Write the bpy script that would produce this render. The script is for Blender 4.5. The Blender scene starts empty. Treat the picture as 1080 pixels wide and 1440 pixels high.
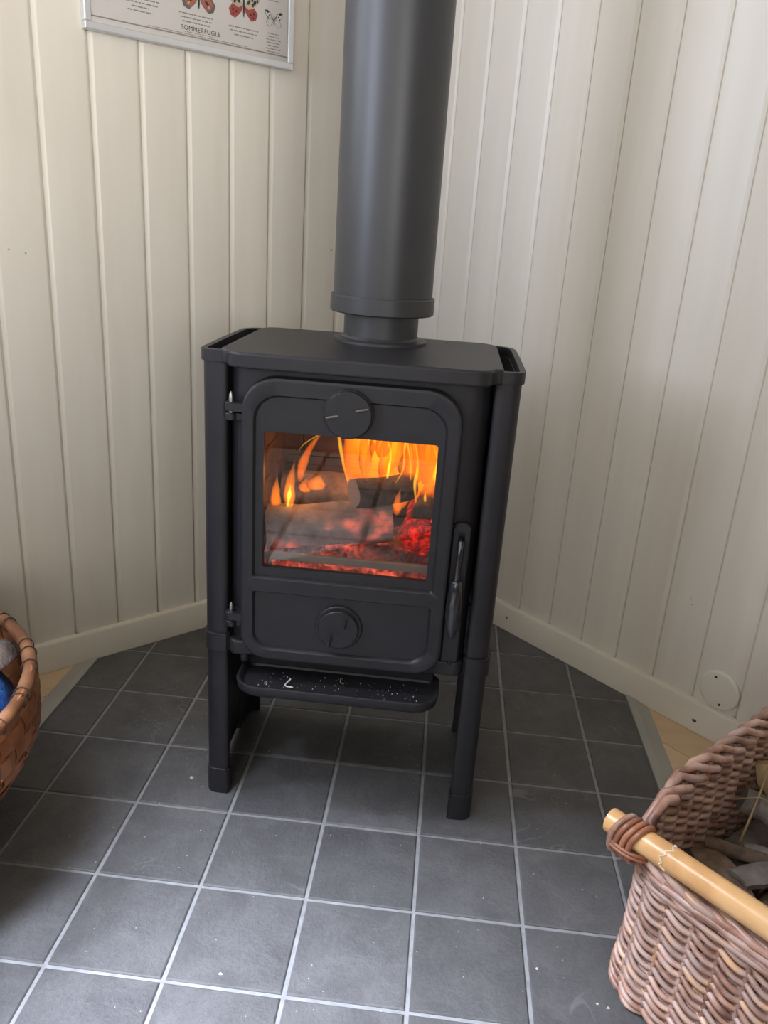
import bpy, bmesh, math, random
from mathutils import Vector, Matrix

random.seed(7)
S = 0.01                      # every length below is in centimetres
C = bpy.context.scene.collection
pi = math.pi
R2 = math.sqrt(2)

# ------------------------------------------------------------------ camera
scn = bpy.context.scene
cam_data = bpy.data.cameras.new('camera')
cam = bpy.data.objects.new('camera', cam_data)
C.objects.link(cam)
cam_data.sensor_fit = 'VERTICAL'
cam_data.sensor_height = 36.0
cam_data.lens = 1120.5 / 1440 * 36.0
cam_data.clip_start = 0.02
m_right = Vector((0.99396203, 0.08925709, 0.06381742))
m_up = Vector((-0.09009076, 0.33186459, 0.9390152))
m_fwd = Vector((-0.06263502, 0.93909481, -0.33790204))
cam.matrix_world = Matrix((
    (m_right.x, m_up.x, -m_fwd.x, 0.1138),
    (m_right.y, m_up.y, -m_fwd.y, -1.0542),
    (m_right.z, m_up.z, -m_fwd.z, 0.8854),
    (0, 0, 0, 1)))
scn.camera = cam

# ------------------------------------------------------------------ world, fill lamps, exposure
scn.view_settings.view_transform = 'Standard'
scn.view_settings.look = 'None'
scn.view_settings.exposure = 0.0
scn.view_settings.gamma = 1.0
scn.view_settings.use_curve_mapping = False
scn.cycles.max_bounces = 8
scn.cycles.volume_step_rate = 1.0

world = bpy.data.worlds.new('sky')
scn.world = world
world.use_nodes = True
bg = world.node_tree.nodes['Background']
bg.inputs[0].default_value = (0.72, 0.82, 1.0, 1)
bg.inputs[1].default_value = 0.15

# room corner behind the stove; walls run from it at 45 degrees
CX, CY = 2.85, 95.29
UL = Vector((-1, -1, 0)) / R2      # along the left wall, away from the corner
UR = Vector((1, -1, 0)) / R2       # along the right wall
NL = Vector((1, -1, 0)) / R2       # out of the left wall into the room
NR = Vector((-1, -1, 0)) / R2
COR = Vector((CX, CY, 0))
ROOM = 300.0
CEIL = 215.0


def room(a, b, z=0.0):
    """a along the left wall, b along the right wall, from the corner"""
    return COR + UL * a + UR * b + Vector((0, 0, z))


def WL(s, off, z):
    return COR + UL * s + NL * off + Vector((0, 0, z))


def WR(s, off, z):
    return COR + UR * s + NR * off + Vector((0, 0, z))


def area_lamp(name, p, direction, w, h, power, col, tilt=0, spread=180):
    direction = Vector(direction) * math.cos(math.radians(tilt)) - Vector((0, 0, math.sin(math.radians(tilt))))
    d = bpy.data.lights.new(name, 'AREA')
    d.shape = 'RECTANGLE'
    d.size, d.size_y = w * S, h * S
    d.energy = power
    d.color = col
    d.spread = math.radians(spread)
    o = bpy.data.objects.new(name, d)
    o.location = Vector(p) * S
    o.rotation_euler = Vector(direction).to_track_quat('-Z', 'Y').to_euler()
    C.objects.link(o)


# fill lamps added at the window walls, and overhead ones below a closed ceiling
WARM = (1.0, 0.965, 0.92)
SKY = (0.80, 0.87, 1.05)
area_lamp('window_fill', room(220, 296, 130), -UR, 150, 110, 49, WARM, -20, 90)  # added fill, tilted up to brighten the upper walls
area_lamp('window_fill', room(296, 175, 120), -UL, 80, 150, 6, WARM)
area_lamp('window_fill', room(296, 255, 120), -UL, 60, 150, 11, WARM)
area_lamp('window_fill', room(296, 60, 150), -UL, 80, 100, 6, SKY, 0, 60)
area_lamp('window_fill', room(150, 4, 155), UR, 70, 95, 14, SKY)


def overhead_lamp(name, p, target, size, power, col, spread):
    d = (Vector(target) - Vector(p)).normalized()
    area_lamp(name, p, d, size, size, power, col, 0, spread)


overhead_lamp('overhead_fill', (-70, -150, 208), (-15, -62, 0), 50, 5.9, SKY, 30)  # added lamps for the pool of light on the near tiles
overhead_lamp('overhead_fill', (-60, -100, 208), (-35, -60, 0), 50, 2.6, SKY, 30)
overhead_lamp('overhead_fill', (-110, -60, 206), (10, -58, 0), 50, 4.4, SKY, 30)


# ------------------------------------------------------------------ materials
def nodes_of(name):
    m = bpy.data.materials.new(name)
    m.use_nodes = True
    nt = m.node_tree
    return m, nt, nt.nodes['Principled BSDF']


def coords(nt, stretch=(1, 1, 1), rnd=True):
    tc = nt.nodes.new('ShaderNodeTexCoord')
    mp = nt.nodes.new('ShaderNodeMapping')
    mp.inputs['Scale'].default_value = stretch
    nt.links.new(tc.outputs['Object'], mp.inputs['Vector'])
    if rnd:
        oi = nt.nodes.new('ShaderNodeObjectInfo')
        mu = nt.nodes.new('ShaderNodeMath'); mu.operation = 'MULTIPLY'
        mu.inputs[1].default_value = 37.0
        nt.links.new(oi.outputs['Random'], mu.inputs[0])
        nt.links.new(mu.outputs[0], mp.inputs['Location'])
    return mp.outputs['Vector']


def noise(nt, vec, scale, detail=4, rough=0.55, dist=0.0):
    n = nt.nodes.new('ShaderNodeTexNoise')
    n.inputs['Scale'].default_value = scale
    n.inputs['Detail'].default_value = detail
    n.inputs['Roughness'].default_value = rough
    n.inputs['Distortion'].default_value = dist
    nt.links.new(vec, n.inputs['Vector'])
    return n.outputs['Fac']


def ramp(nt, fac, stops):
    r = nt.nodes.new('ShaderNodeValToRGB')
    while len(r.color_ramp.elements) < len(stops):
        r.color_ramp.elements.new(0.5)
    for e, (p, c) in zip(r.color_ramp.elements, stops):
        e.position = p
        e.color = (*c, 1) if len(c) == 3 else c
    nt.links.new(fac, r.inputs['Fac'])
    return r.outputs['Color']


def bump(nt, bsdf, height, strength, dist):
    b = nt.nodes.new('ShaderNodeBump')
    b.inputs['Strength'].default_value = strength
    b.inputs['Distance'].default_value = dist
    nt.links.new(height, b.inputs['Height'])
    nt.links.new(b.outputs['Normal'], bsdf.inputs['Normal'])


def pmat(name, stops, scale=20, rough=0.5, bmp=0.2, bdist=0.001, bscale=None, stretch=(1, 1, 1),
         metal=0.0, rnd=True, spec=0.5, detail=4, objvar=0.0):
    m, nt, b = nodes_of(name)
    v = coords(nt, stretch, rnd)
    col = ramp(nt, noise(nt, v, scale, detail), stops)
    if objvar:
        oi = nt.nodes.new('ShaderNodeObjectInfo')
        mr = nt.nodes.new('ShaderNodeMapRange')
        mr.inputs['To Min'].default_value = 1 - objvar
        mr.inputs['To Max'].default_value = 1 + objvar
        nt.links.new(oi.outputs['Random'], mr.inputs['Value'])
        hs = nt.nodes.new('ShaderNodeHueSaturation')
        nt.links.new(mr.outputs[0], hs.inputs['Value'])
        nt.links.new(col, hs.inputs['Color'])
        col = hs.outputs['Color']
    nt.links.new(col, b.inputs['Base Color'])
    b.inputs['Roughness'].default_value = rough
    b.inputs['Metallic'].default_value = metal
    b.inputs['Specular IOR Level'].default_value = spec
    if bmp:
        bump(nt, b, noise(nt, v, bscale or scale * 3, 5), bmp, bdist)
    return m


def two(c, k=0.8):
    return [(0.3, tuple(x * k for x in c)), (0.7, c)]


M = {}
M['paint'] = pmat('wall_paint', [(0.3, (0.64, 0.60, 0.52)), (0.7, (0.68, 0.645, 0.565))], scale=6, rough=0.38, bmp=0.12,
                  bdist=0.002, bscale=14, stretch=(4, 4, 0.35), spec=0.4)
M['baseboard'] = pmat('baseboard_paint', [(0.3, (0.64, 0.60, 0.51)), (0.7, (0.69, 0.655, 0.565))], scale=5, rough=0.35, bmp=0.1, bdist=0.001)
M['wood_wall'] = pmat('brown_boards', two((0.20, 0.16, 0.12), 0.9), scale=4, rough=0.7, bmp=0)
M['white'] = pmat('ceiling_paint', two((0.5, 0.45, 0.38), 0.97), scale=4, rough=0.8, bmp=0)
M['iron'] = pmat('black_cast_iron', [(0.3, (0.0155, 0.015, 0.0185)), (0.7, (0.020, 0.0195, 0.0235))], scale=30, rough=0.44, bmp=0.22,
                 bdist=0.0004, bscale=420, rnd=False, spec=0.42)
M['pipe'] = pmat('matt_black_steel', [(0.35, (0.032, 0.033, 0.036)), (0.65, (0.037, 0.038, 0.041))], scale=9, rough=0.42, bmp=0.05,
                 bdist=0.0003, bscale=200, rnd=False)
M['gloss'] = pmat('gloss_black_enamel', two((0.02, 0.022, 0.028)), rough=0.12, spec=0.8, bmp=0)
M['steel'] = pmat('bare_steel', two((0.45, 0.44, 0.42)), rough=0.35, bmp=0, metal=1.0)
M['grout'] = pmat('grey_grout', [(0.3, (0.20, 0.205, 0.21)), (0.7, (0.30, 0.305, 0.31))], scale=60, rough=0.9, bmp=0.5, bdist=0.001, rnd=False)


def slate():
    m, nt, b = nodes_of('slate_tile')
    v = coords(nt)
    big = noise(nt, v, 14, 8, 0.68, 0.4)
    fine = noise(nt, v, 170, 5, 0.7)
    mix = nt.nodes.new('ShaderNodeMath'); mix.operation = 'MULTIPLY_ADD'
    nt.links.new(fine, mix.inputs[0]); mix.inputs[1].default_value = 0.5
    nt.links.new(big, mix.inputs[2])
    col = ramp(nt, mix.outputs[0], [(0.40, (0.060, 0.059, 0.060)), (0.66, (0.086, 0.085, 0.087)), (0.92, (0.122, 0.122, 0.123))])
    oi = nt.nodes.new('ShaderNodeObjectInfo')
    mr = nt.nodes.new('ShaderNodeMapRange')
    mr.inputs['To Min'].default_value = 0.9
    mr.inputs['To Max'].default_value = 1.1
    nt.links.new(oi.outputs['Random'], mr.inputs['Value'])
    hs = nt.nodes.new('ShaderNodeHueSaturation')
    nt.links.new(mr.outputs[0], hs.inputs['Value'])
    nt.links.new(col, hs.inputs['Color'])
    # pale scratches: thin bands of a stretched noise
    sc = noise(nt, v, 7, 3, 0.5, 1.5)
    line = ramp(nt, sc, [(0.485, (0, 0, 0)), (0.497, (1, 1, 1)), (0.503, (1, 1, 1)), (0.512, (0, 0, 0))])
    gate = ramp(nt, noise(nt, v, 5, 2), [(0.58, (0, 0, 0)), (0.66, (1, 1, 1))])
    g = nt.nodes.new('ShaderNodeMath'); g.operation = 'MULTIPLY'
    nt.links.new(line, g.inputs[0]); nt.links.new(gate, g.inputs[1])
    g2 = nt.nodes.new('ShaderNodeMath'); g2.operation = 'MULTIPLY'
    nt.links.new(g.outputs[0], g2.inputs[0]); g2.inputs[1].default_value = 0.35
    mx = nt.nodes.new('ShaderNodeMix'); mx.data_type = 'RGBA'
    nt.links.new(g2.outputs[0], mx.inputs['Factor'])
    nt.links.new(hs.outputs['Color'], mx.inputs['A'])
    mx.inputs['B'].default_value = (0.25, 0.25, 0.26, 1)
    nt.links.new(mx.outputs['Result'], b.inputs['Base Color'])
    b.inputs['Roughness'].default_value = 0.55
    b.inputs['Specular IOR Level'].default_value = 0.4
    hgt = nt.nodes.new('ShaderNodeMath'); hgt.operation = 'MULTIPLY_ADD'
    nt.links.new(fine, hgt.inputs[0]); hgt.inputs[1].default_value = 0.3
    nt.links.new(big, hgt.inputs[2])
    bump(nt, b, hgt.outputs[0], 0.75, 0.005)
    return m


M['slate'] = slate()
M['pale_tile'] = pmat('pale_stone', two((0.80, 0.79, 0.78), 0.95), scale=8, rough=0.5, bmp=0.1)
M['oak'] = pmat('pale_wood_floor', [(0.3, (0.58, 0.42, 0.25)), (0.7, (0.68, 0.50, 0.32))], scale=5, rough=0.4, bmp=0.05, stretch=(1, 6, 1), objvar=0.08)
M['strip'] = pmat('grey_edging', [(0.3, (0.30, 0.30, 0.265)), (0.7, (0.36, 0.355, 0.32))], scale=8, rough=0.45, bmp=0.1)
M['willow'] = pmat('brown_willow', [(0.30, (0.13, 0.06, 0.042)), (0.44, (0.36, 0.20, 0.145)), (0.56, (0.47, 0.335, 0.295)), (0.70, (0.62, 0.36, 0.19))],
                   scale=20, rough=0.34, bmp=0.3, bdist=0.0008, bscale=160, objvar=0.28)
M['willow_red'] = pmat('red_willow', [(0.3, (0.24, 0.085, 0.045)), (0.7, (0.38, 0.17, 0.10))], scale=22, rough=0.3, bmp=0.2, bdist=0.0006, objvar=0.15)
M['willow_end'] = pmat('cut_willow', two((0.55, 0.38, 0.22)), rough=0.6, bmp=0.2)
M['bamboo'] = pmat('honey_bamboo', [(0.3, (0.52, 0.27, 0.10)), (0.55, (0.70, 0.41, 0.175)), (0.75, (0.78, 0.52, 0.27))], scale=14, rough=0.3,
                   bmp=0.1, bdist=0.0006, bscale=50, rnd=False)
M['bamboo_pale'] = pmat('split_bamboo', two((0.80, 0.70, 0.50)), rough=0.6, bmp=0)
M['splint'] = pmat('bark_splint', [(0.3, (0.19, 0.065, 0.028)), (0.55, (0.33, 0.13, 0.055)), (0.75, (0.42, 0.19, 0.085))], scale=18, rough=0.32,
                   bmp=0.25, bdist=0.001, bscale=60, objvar=0.25)
M['rim'] = pmat('varnished_rim', [(0.3, (0.10, 0.036, 0.016)), (0.5, (0.22, 0.092, 0.04)), (0.75, (0.38, 0.19, 0.09))], scale=24, rough=0.28, bmp=0.2, bdist=0.001)
M['binding'] = pmat('dark_binding', two((0.05, 0.025, 0.015)), rough=0.6, bmp=0.2)
M['blue'] = pmat('blue_fleece', [(0.35, (0.008, 0.085, 0.40)), (0.7, (0.03, 0.20, 0.62))], scale=50, rough=0.95, bmp=0.9, bdist=0.006, bscale=140)
M['fleece'] = pmat('grey_fleece', [(0.35, (0.06, 0.05, 0.045)), (0.65, (0.28, 0.245, 0.22))], scale=22, rough=0.95, bmp=0.9, bdist=0.006, bscale=150)
M['bark'] = pmat('brown_bark', [(0.25, (0.035, 0.022, 0.015)), (0.5, (0.11, 0.072, 0.046)), (0.8, (0.22, 0.16, 0.11))], scale=45, rough=0.85, bmp=0.9,
                 bdist=0.004, bscale=90, objvar=0.3)
M['bark_grey'] = pmat('grey_bark', [(0.25, (0.06, 0.052, 0.046)), (0.75, (0.22, 0.195, 0.17))], scale=35, rough=0.85, bmp=0.8, bdist=0.003, bscale=90, objvar=0.2)
M['splitwood'] = pmat('split_wood', [(0.3, (0.36, 0.24, 0.12)), (0.7, (0.62, 0.48, 0.29))], scale=12, rough=0.7, bmp=0.5, bdist=0.002, bscale=50, stretch=(1, 5, 1))
M['straw'] = pmat('straw', two((0.27, 0.19, 0.10)), rough=0.6, bmp=0)
M['ash'] = pmat('white_ash', two((0.62, 0.60, 0.56)), scale=80, rough=0.9, bmp=0.5)
M['alu'] = pmat('brushed_aluminium', two((0.70, 0.71, 0.72), 0.95), scale=40, rough=0.36, bmp=0.05, metal=0.5, stretch=(1, 1, 8))
M['paper'] = pmat('poster_paper', two((0.86, 0.86, 0.87), 0.99), rough=0.35, bmp=0)
M['ink'] = pmat('grey_print', two((0.20, 0.20, 0.21)), rough=0.6, bmp=0)
M['ink_pale'] = pmat('pale_grey_print', two((0.40, 0.39, 0.39)), rough=0.6, bmp=0)
M['ink_black'] = pmat('black_print', two((0.05, 0.045, 0.045)), rough=0.6, bmp=0)
M['ink_red'] = pmat('red_print', two((0.52, 0.10, 0.09)), rough=0.6, bmp=0)
M['ink_orange'] = pmat('salmon_print', two((0.60, 0.19, 0.12)), rough=0.6, bmp=0)
M['ink_cream'] = pmat('cream_print', two((0.72, 0.66, 0.52)), rough=0.6, bmp=0)
M['brick'] = pmat('sooty_firebrick', [(0.3, (0.03, 0.025, 0.027)), (0.7, (0.09, 0.075, 0.078))], scale=18, rough=0.9, bmp=0.4, bdist=0.002)
M['log_ash'] = pmat('ash_covered_log', [(0.3, (0.09, 0.08, 0.078)), (0.5, (0.2, 0.185, 0.18)), (0.75, (0.38, 0.365, 0.36))], scale=30, rough=0.95,
                    bmp=0.8, bdist=0.003, bscale=70)
M['log_end'] = pmat('log_cut_end', two((0.34, 0.31, 0.30)), scale=30, rough=0.95, bmp=0.6, bdist=0.002)
M['retainer'] = pmat('burnt_steel', two((0.36, 0.33, 0.29)), rough=0.7, bmp=0.2)
M['dark'] = pmat('screw_recess', two((0.03, 0.03, 0.03)), rough=0.7, bmp=0)


def glow(name, stops, scale, strength, base, gate=0, gate_lo=0.42, gate_hi=0.58):
    m, nt, b = nodes_of(name)
    v = coords(nt)
    n = noise(nt, v, scale, 5, 0.65, 0.8)
    nt.links.new(ramp(nt, n, stops), b.inputs['Emission Color'])
    b.inputs['Emission Strength'].default_value = strength
    if gate:       # coals glow in patches, dead ash between them
        g = nt.nodes.new('ShaderNodeMapRange')
        g.inputs['From Min'].default_value = gate_lo
        g.inputs['From Max'].default_value = gate_hi
        g.inputs['To Max'].default_value = strength
        nt.links.new(noise(nt, v, gate, 2), g.inputs['Value'])
        nt.links.new(g.outputs[0], b.inputs['Emission Strength'])
    nt.links.new(ramp(nt, noise(nt, v, scale * 0.7, 5), [(0.3, tuple(c * 0.5 for c in base)), (0.7, tuple(c * 1.4 for c in base))]), b.inputs['Base Color'])
    b.inputs['Roughness'].default_value = 0.95
    bump(nt, b, n, 0.8, 0.006)
    return m


M['ember'] = glow('glowing_embers', [(0.40, (0.0, 0.0, 0.0)), (0.52, (0.35, 0.03, 0.012)), (0.64, (1.0, 0.12, 0.05)), (0.78, (1.0, 0.35, 0.2))],
                  46, 1.0, (0.30, 0.26, 0.25), gate=11)
M['log_glow'] = glow('charred_glowing_log', [(0.36, (0.0, 0.0, 0.0)), (0.50, (0.28, 0.004, 0.002)), (0.62, (0.9, 0.018, 0.006)), (0.80, (1.0, 0.09, 0.02))],
                     70, 1.25, (0.03, 0.02, 0.018))
M['log_front'] = glow('ash_log_with_embers', [(0.40, (0.05, 0.0, 0.0)), (0.55, (0.8, 0.06, 0.02)), (0.70, (1.0, 0.22, 0.10))], 40, 0.8, (0.30, 0.275, 0.27), gate=14, gate_lo=0.57, gate_hi=0.66)
M['log_char'] = pmat('charred_bark', [(0.3, (0.012, 0.009, 0.008)), (0.7, (0.10, 0.075, 0.065))], scale=50, rough=0.9, bmp=0.9, bdist=0.004)


def flame_mat(name, col_a, col_b, k, scale=30.0):
    m = bpy.data.materials.new(name)
    m.use_nodes = True
    nt = m.node_tree
    nt.nodes.clear()
    out = nt.nodes.new('ShaderNodeOutputMaterial')
    em = nt.nodes.new('ShaderNodeEmission')
    v = coords(nt, (1.0, 1.0, 0.22), False)
    n = noise(nt, v, scale, 3, 0.55, 1.2)
    nt.links.new(ramp(nt, n, [(0.35, col_a), (0.7, col_b)]), em.inputs['Color'])
    st = nt.nodes.new('ShaderNodeMapRange')
    st.inputs['From Min'].default_value = 0.3
    st.inputs['From Max'].default_value = 0.75
    st.inputs['To Min'].default_value = 0.6 * k
    st.inputs['To Max'].default_value = 1.3 * k
    nt.links.new(n, st.inputs['Value'])
    nt.links.new(st.outputs[0], em.inputs['Strength'])
    nt.links.new(em.outputs[0], out.inputs['Volume'])
    return m


M['flame'] = flame_mat('orange_flame', (1.0, 0.12, 0.0005), (1.0, 0.23, 0.002), 34)
M['flame_lick'] = flame_mat('flame_lick', (1.0, 0.13, 0.001), (1.0, 0.26, 0.006), 95)
M['flame_core'] = flame_mat('yellow_flame', (1.0, 0.42, 0.02), (1.0, 0.62, 0.06), 260)


def glass_mat():
    m = bpy.data.materials.new('stove_glass')
    m.use_nodes = True
    nt = m.node_tree
    nt.nodes.clear()
    out = nt.nodes.new('ShaderNodeOutputMaterial')
    tr = nt.nodes.new('ShaderNodeBsdfTransparent')
    tr.inputs['Color'].default_value = (0.93, 0.92, 0.91, 1)
    gl = nt.nodes.new('ShaderNodeBsdfGlossy')
    gl.inputs['Roughness'].default_value = 0.0
    fr = nt.nodes.new('ShaderNodeFresnel')
    fr.inputs['IOR'].default_value = 1.42
    mx = nt.nodes.new('ShaderNodeMixShader')
    nt.links.new(fr.outputs[0], mx.inputs[0])
    nt.links.new(tr.outputs[0], mx.inputs[1])
    nt.links.new(gl.outputs[0], mx.inputs[2])
    nt.links.new(mx.outputs[0], out.inputs['Surface'])
    return m


M['glass'] = glass_mat()


# ------------------------------------------------------------------ mesh helpers (centimetres)
class MB:
    def __init__(self):
        self.v, self.f, self.mi = [], [], []

    def add(self, vs, fs, mi=0):
        o = len(self.v)
        self.v += [Vector(p) for p in vs]
        self.f += [tuple(i + o for i in f) for f in fs]
        self.mi += [mi] * len(fs)
        return self

    def box(self, x0, x1, y0, y1, z0, z1, mi=0):
        vs = [(x, y, z) for z in (z0, z1) for y in (y0, y1) for x in (x0, x1)]
        return self.add(vs, [(0, 2, 3, 1), (4, 5, 7, 6), (0, 1, 5, 4), (2, 6, 7, 3), (0, 4, 6, 2), (1, 3, 7, 5)], mi)

    def obox(self, o, ax, ay, az, mi=0):
        """box from corner o along three vectors"""
        o, ax, ay, az = map(Vector, (o, ax, ay, az))
        vs = [o + ax * i + ay * j + az * k for k in (0, 1) for j in (0, 1) for i in (0, 1)]
        fs = [(0, 2, 3, 1), (4, 5, 7, 6), (0, 1, 5, 4), (2, 6, 7, 3), (0, 4, 6, 2), (1, 3, 7, 5)]
        if ax.cross(ay).dot(az) < 0:
            fs = [tuple(reversed(f)) for f in fs]
        return self.add(vs, fs, mi)

    def loft(self, loops, cap0=True, cap1=True, closed=True, mi=0):
        n = len(loops[0])
        vs = [p for l in loops for p in l]
        fs = []
        for k in range(len(loops) - 1):
            for i in range(n if closed else n - 1):
                j = (i + 1) % n
                fs.append((k * n + i, k * n + j, (k + 1) * n + j, (k + 1) * n + i))
        if cap0:
            fs.append(tuple(reversed(range(n))))
        if cap1:
            fs.append(tuple((len(loops) - 1) * n + i for i in range(n)))
        return self.add(vs, fs, mi)

    def tube(self, pts, rad, n=8, closed=False, mi=0, caps=True, flat=1.0, wob=None):
        pts = [Vector(p) for p in pts]
        if not isinstance(rad, (list, tuple)):
            rad = [rad] * len(pts)
        N = len(pts)
        loops = []
        up = None
        for i, p in enumerate(pts):
            if closed:
                t = pts[(i + 1) % N] - pts[i - 1]
            else:
                t = pts[min(i + 1, N - 1)] - pts[max(i - 1, 0)]
            t.normalize()
            if up is None:
                up = Vector((0, 0, 1)) if abs(t.z) < 0.9 else Vector((1, 0, 0))
            u = (up - t * up.dot(t)).normalized()
            up = u
            w = t.cross(u)
            l = []
            for k in range(n):
                a = 2 * pi * k / n
                r = rad[i] * (wob(i, k) if wob else 1)
                l.append(p + u * (math.cos(a) * r * flat) + w * (math.sin(a) * r))
            loops.append(l)
        if closed:
            loops.append(loops[0])
            return self.loft(loops, False, False, True, mi)
        return self.loft(loops, caps, caps, True, mi)

    def prism(self, poly, z0, z1, mi=0):
        return self.loft([[(x, y, z0) for x, y in poly], [(x, y, z1) for x, y in poly]], mi=mi)

    def lathe(self, prof, cx, cy, n=32, mi=0, cap0=True, cap1=True):
        loops = [[(cx + r * math.cos(2 * pi * k / n), cy + r * math.sin(2 * pi * k / n), z) for k in range(n)] for r, z in prof]
        return self.loft(loops, cap0, cap1, True, mi)


def link_mesh(name, mb, mats, parent=None, smooth=35, bevel=0, fix=True):
    base = Vector(parent['base']) if parent is not None and 'base' in parent else Vector((0, 0, 0))
    me = bpy.data.meshes.new(name)
    me.from_pydata([(p - base) * S for p in mb.v], [], mb.f)
    if not isinstance(mats, (list, tuple)):
        mats = [mats]
    for m in mats:
        me.materials.append(m)
    me.polygons.foreach_set('material_index', mb.mi)
    if fix:
        bm = bmesh.new(); bm.from_mesh(me)
        bmesh.ops.recalc_face_normals(bm, faces=bm.faces)
        bm.to_mesh(me); bm.free()
    if smooth:
        me.polygons.foreach_set('use_smooth', [True] * len(me.polygons))
        me.set_sharp_from_angle(angle=math.radians(smooth))
    me.update()
    o = bpy.data.objects.new(name, me)
    C.objects.link(o)
    if parent is not None:
        o.parent = parent
        if 'base' in parent:
            o['base'] = parent['base']
    if bevel:
        b = o.modifiers.new('bevel', 'BEVEL')
        b.width = bevel * S
        b.segments = 3
        b.limit_method = 'ANGLE'
        b.angle_limit = math.radians(40)
        b.harden_normals = False
    return o


obj = link_mesh


def thing(name, label, cat, base=(0, 0, 0), group=None):
    o = bpy.data.objects.new(name, None)
    o.empty_display_size = 0.05
    o.location = Vector(base) * S
    o['base'] = list(base)
    o['label'] = label
    o['category'] = cat
    if group:
        o['group'] = group
    C.objects.link(o)
    return o


def tag(o, label, cat, group=None, kind=None):
    o['label'] = label
    if cat:
        o['category'] = cat
    if group:
        o['group'] = group
    if kind:
        o['kind'] = kind
    return o


def struct(name, mb, mats, **kw):
    o = obj(name, mb, mats, **kw)
    o['kind'] = 'structure'
    return o


def share(name, src, parent, loc=None, rot=None, scale=None):
    c = src.copy()
    c.name = name
    C.objects.link(c)
    c.parent = parent
    if loc is not None:
        c.location = Vector(loc) * S
    if rot is not None:
        c.rotation_euler = rot
    if scale is not None:
        c.scale = scale
    return c


def rrect(x0, x1, z0, z1, rtl, rtr, rbr, rbl, y, n=6):
    """rounded rectangle in the XZ plane at depth y; 4(n+1) points, anticlockwise seen from -Y"""
    pts = []
    for cx, cz, r, a0 in ((x1 - rtr, z1 - rtr, rtr, 0), (x0 + rtl, z1 - rtl, rtl, 90), (x0 + rbl, z0 + rbl, rbl, 180), (x1 - rbr, z0 + rbr, rbr, 270)):
        for k in range(n + 1):
            a = math.radians(a0 + 90 * k / n)
            pts.append((cx + r * math.cos(a), y, cz + r * math.sin(a)))
    return pts


# ------------------------------------------------------------------ room shell
T = 6.0
floor_mb = MB()
floor_mb.obox(room(-T, -T, -6), UL * (ROOM + 2 * T), UR * (ROOM + 2 * T), Vector((0, 0, 5.75)))
floor = struct('floor', floor_mb, M['grout'], smooth=0)

ceil_mb = MB()
ceil_mb.obox(room(-T, -T, CEIL), UL * (ROOM + 2 * T), UR * (ROOM + 2 * T), Vector((0, 0, 5)))
struct('ceiling', ceil_mb, M['white'], smooth=0)

wl = MB(); wl.obox(WL(0, -T, -0.25), UL * ROOM, NL * (T - 1.2), Vector((0, 0, CEIL + 0.25)))
wall_left = struct('wall_left', wl, M['paint'], smooth=0)
wr = MB(); wr.obox(WR(-T, -T, -0.25), UR * (ROOM + T), NR * (T - 1.2), Vector((0, 0, CEIL + 0.25)))
wall_right = struct('wall_right', wr, M['paint'], smooth=0)

PITCH = 8.87
PW = PITCH


def plank_mesh():
    prof = [(0, -1.2), (0, -0.75), (0.05, -0.7), (0.24, -0.08), (0.36, -0.01), (0.6, 0), (PW - 1.05, 0), (PW - 0.85, -0.04), (PW - 0.22, -0.42), (PW - 0.12, -0.7), (PW, -0.75), (PW, -1.2)]
    mb = MB()
    mb.loft([[(x, y, -0.2) for x, y in prof], [(x, y, CEIL) for x, y in prof]], closed=True)
    return mb


# planks: local x along the wall, local y out of the wall
pl0 = obj('plank', plank_mesh(), M['paint'], wall_left, smooth=30)
pl0['base'] = [0, 0, 0]


def place_planks(parent, first, s_first, count, u, n, flip):
    for k in range(count):
        s0 = s_first + (k - 1) * PITCH
        sc = 1.0
        if k == 0:
            sc = s_first / PITCH
            s0 = 0.0
        o = first if (k == 0 and not flip) else pl0.copy()
        if o is not first or flip:
            C.objects.link(o)
        o.parent = parent
        a = math.atan2(u.y, u.x)
        o.location = (COR + u * s0) * S
        o.rotation_euler = (0, 0, a)
        o.scale = (sc, -1 if flip else 1, 1)     # the right wall is the mirror image of the left


# left wall: local +x = UL (angle -135deg) gives local +y = (UL rotated +90) = (0.707,-0.707) = NL
place_planks(wall_left, pl0, 34.15 - 3 * PITCH, 18, UL, NL, False)
# right wall: reversed direction (-UR) rotated +90 gives (-0.707,-0.707) = NR
place_planks(wall_right, pl0, 7.25, 18, UR, NR, True)

# plain lining beyond the last planks
e = 34.15 - 3 * PITCH + 17 * PITCH
mb = MB(); mb.obox(WL(e, -1.2, 0), UL * (ROOM - e), NL * 1.2, Vector((0, 0, CEIL)))
obj('plain_panel', mb, M['paint'], wall_left, smooth=0)
e = 7.25 + 17 * PITCH
mb = MB(); mb.obox(WR(e, -1.2, 0), UR * (ROOM - e), NR * 1.2, Vector((0, 0, CEIL)))
obj('plain_panel', mb, M['paint'], wall_right, smooth=0)


def wall_with_window(name, o, u, n_out, w0, w1, z0, z1):
    """wall along u from o, window hole w0..w1, z0..z1; n_out points out of the room"""
    mb = MB()
    L = ROOM
    for a, b, c, d in ((0, w0, 0, CEIL), (w1, L, 0, CEIL), (w0, w1, 0, z0), (w0, w1, z1, CEIL)):
        if b - a > 0.1 and d - c > 0.1:
            mb.obox(o + u * a + Vector((0, 0, c)), u * (b - a), n_out * T, Vector((0, 0, d - c)))
    return struct(name, mb, M['wood_wall'], smooth=0)


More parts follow.
